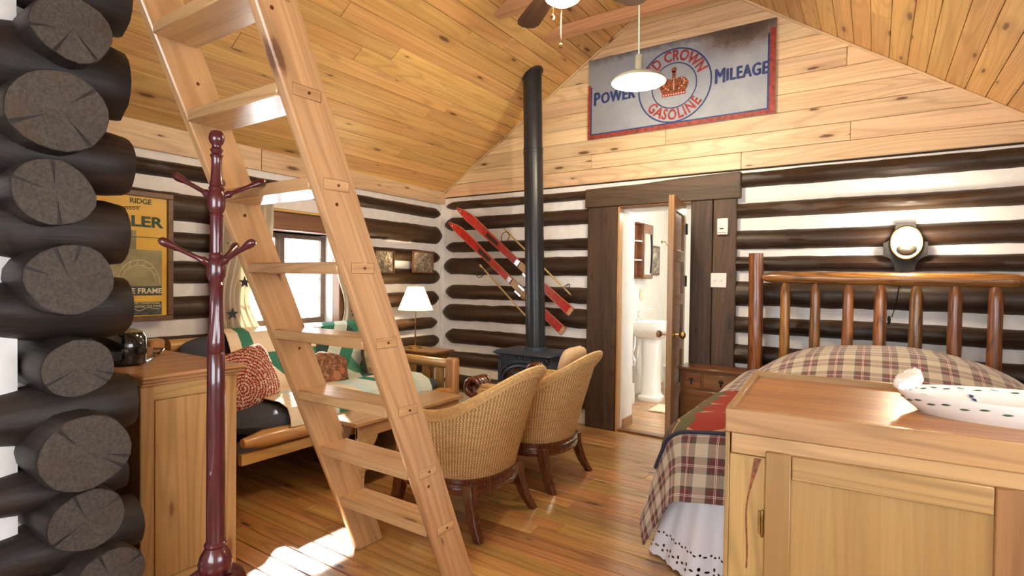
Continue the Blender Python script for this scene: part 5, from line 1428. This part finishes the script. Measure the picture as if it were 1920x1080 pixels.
# ------------------------------------------------------------------ foreground cabinet and platter
CA = R(3.54)
cb = thing('pine_cabinet', 'pale pine cabinet with tray top and panel door at the bed foot', 'cabinet', (-.359, 1.682, 0), CA)
def cp(name, mb, m, **k): return part(name, mb, m, cb, local=True, **k)
CW, CDp = .80, .70; c_ = M['cab']
cp('front_board', MB().box(0, -.012, .910, CW, .012, .981), c_['X'], bev=.003)
cp('back_board', MB().box(0, CDp - .012, .910, CW, CDp + .012, .988), c_['X'], bev=.003)
cp('side_board', MB().box(-.002, .012, .910, .018, CDp - .012, .981), c_['Y'], bev=.003)
cp('side_board', MB().box(CW - .018, .012, .910, CW + .002, CDp - .012, .981), c_['Y'], bev=.003)
cp('top_panel', MB().box(.015, .01, .945, CW - .015, CDp - .01, .967), M['cabtop'], label='glossy brown veneered top')
cp('side_panel', MB().box(0, -.002, .0, .012, CDp, .91), c_['Z'], bev=.002)
cp('side_panel', MB().box(CW - .012, -.002, 0, CW, CDp, .91), c_['Z'], bev=.002)
cp('back_panel', MB().box(.012, CDp - .02, .05, CW - .012, CDp, .91), c_['X'])
cp('frieze', MB().box(.016, 0, .848, CW - .012, .02, .908), wood('cabinet_frieze', (.55, .345, .145), (.46, .265, .095), knots=.15, rough=.45, var=0), bev=.002)
ls = cp('left_stile', MB().box(.0125, .001, .0, .108, .02, .846), wood('cabinet_left_stile', (.53, .32, .12), (.42, .23, .075), axis='Z', knots=.1, rough=.42, var=0), bev=.002)
part('resin_streak', MB().rings([[(.062 + .026 * max(0, 1 - t * 2.2) ** 1.6 + .002 * math.sin(t * 9) + q * (.0024 + .0075 * max(0, 1 - t * 3.2) ** 1.2), d, .842 - .325 * t) for q, d in ((-1, .0015), (-1, -.0002), (1, -.0002), (1, .0015))] for t in [i / 30 for i in range(31)]]), M['knotstreak'], ls, 'dark resin streak', local=True)
cp('right_stile', MB().box(.676, .001, .0, CW - .0125, .02, .846), c_['Z'], bev=.002)
dd = cp('door', MB().box(.172, -.002, .08, .61, .012, .81), wood('cabinet_door_panel', (.41, .235, .08), (.35, .185, .06), axis='Z', knots=.05, rough=.42, var=0, streak=.15, ring=.18))
part('door_stile', MB().box(.1085, -.014, .03, .174, .012, .869), wood('cabinet_door_stile', (.36, .19, .064), (.28, .13, .04), axis='Z', knots=.05, rough=.42, var=0), dd, local=True, bev=.003)
part('door_stile', MB().box(.607, -.014, .03, .673, .012, .869), wood('cabinet_door_stile_far', (.36, .19, .064), (.28, .13, .04), axis='Z', knots=.05, rough=.42, var=0), dd, local=True, bev=.003)
part('door_rail', MB().box(.1755, -.0135, .800, .6055, .012, .868), c_['X'], dd, local=True, bev=.003)
part('door_rail', MB().box(.1755, -.0135, .03, .6055, .012, .11), c_['X'], dd, local=True, bev=.003)
cp('hinge', MB().lathe([(.0, -.04), (.003, -.038), (.005, -.03), (.005, .03), (.003, .038), (0, .04)], (.103, -.008, .66), n=10).box(.092, -.004, .627, .104, .001, .693), M['brass'], bev=.001)

pt_ = thing('serving_platter', 'white oval ceramic platter with green leaves and blue flowers on the cabinet', 'platter', (.375, 2.075, .967), R(6))
def oval(a, b, z, n=64): return [(a * math.cos(2 * PI * j / n), b * math.sin(2 * PI * j / n), z) for j in range(n)]
A_, B_ = .315, .165
rr = [oval(A_ * .82, B_ * .76, 0), oval(A_ * .86, B_ * .80, .012), oval(A_ * .95, B_ * .93, .035), oval(A_ * .995, B_ * .99, .056), oval(A_, B_, .062), oval(A_ * .985, B_ * .98, .064), oval(A_ * .90, B_ * .86, .048), oval(A_ * .8, B_ * .72, .026), oval(A_ * .5, B_ * .45, .018), oval(.01, .01, .016)]
part('dish', MB().rings(rr), M['porcelain'], pt_, local=True)
# bird shaped lump handle at the end
part('handle', puff((-A_ * .90, .03, .085), Vector((.7, .5, .3)).normalized(), Vector((-.5, .8, .1)).normalized(), (0, 0, 1), .045, .032, .02, 2.2, 20, 10, .12, 3), M['porcelain'], pt_, 'white modelled handle', local=True)
part('handle', puff((-A_ * .86, .05, .102), Vector((.8, .3, .3)).normalized(), Vector((-.4, .8, .2)).normalized(), (0, 0, 1), .024, .02, .014, 2.2, 16, 8, .12, 7), M['porcelain'], pt_, 'white modelled handle', local=True)
gl_ = simple('glaze_green', (.06, .13, .05), .2, coat=.4); bl_ = simple('glaze_blue', (.035, .06, .22), .2, coat=.4)
mb = MB(); mo = MB()
def leafd(mb_, p, d, n_, l, w):
    d = d.normalized(); sd_ = n_.cross(d).normalized()
    pts = [p + d * (l * c) + sd_ * (w * s) + n_ * .0012 for c, s in ((-1, 0), (-.4, .9), (.3, .8), (1, 0), (.3, -.8), (-.4, -.9))]
    mb_.add(pts, [(0, 1, 2, 3, 4, 5)])
for j in range(40):
    a = 2 * PI * j / 40
    q0, q1 = .895, .90
    p = Vector((A_ * .925 * math.cos(a), B_ * (.90 + .035 * (j % 2)) * math.sin(a), .0535 + .003 * (j % 2)))
    tg = Vector((-A_ * math.sin(a), B_ * math.cos(a), 0)); nn = Vector((-B_ * math.cos(a) * .35, -A_ * math.sin(a) * .35, .25)).normalized()
    leafd(mb, p, tg + Vector((0, 0, .02 if j % 2 else -.02)), nn, .013, .0045)
    z = .040 + .006 * (j % 2); k = .958 + .008 * (j % 2)
    p = Vector((A_ * k * math.cos(a), B_ * (k - .012) * math.sin(a), z)); nn = Vector((B_ * math.cos(a), A_ * math.sin(a), -.08)).normalized()
    leafd(mo, p + nn * .003, tg + Vector((0, 0, .02)), nn, .013, .0035)
part('painted_leaves', mb, gl_, pt_, 'green painted leaves', local=True, fixn=False); part('painted_leaves', mo, gl_, pt_, 'green painted leaves', local=True, fixn=False)
for a in (155, 115, 75, 35, 200, 245, 290, 335):
    a = R(a); mb = MB()
    for i in range(7):
        k = .85 - .018 * i
        p = Vector((A_ * k * math.cos(a) + .003 * math.sin(i * 2.4), B_ * (k - .05) * math.sin(a), .042 - .0035 * i))
        leafd(mb, p, Vector((math.sin(i * 2), math.cos(i * 1.3), 0)), Vector((-math.cos(a) * .3, -math.sin(a) * .5, .8)).normalized(), .007, .005)
    part('flower_sprig', mb, bl_, pt_, 'blue painted flower sprig', local=True, fixn=False)
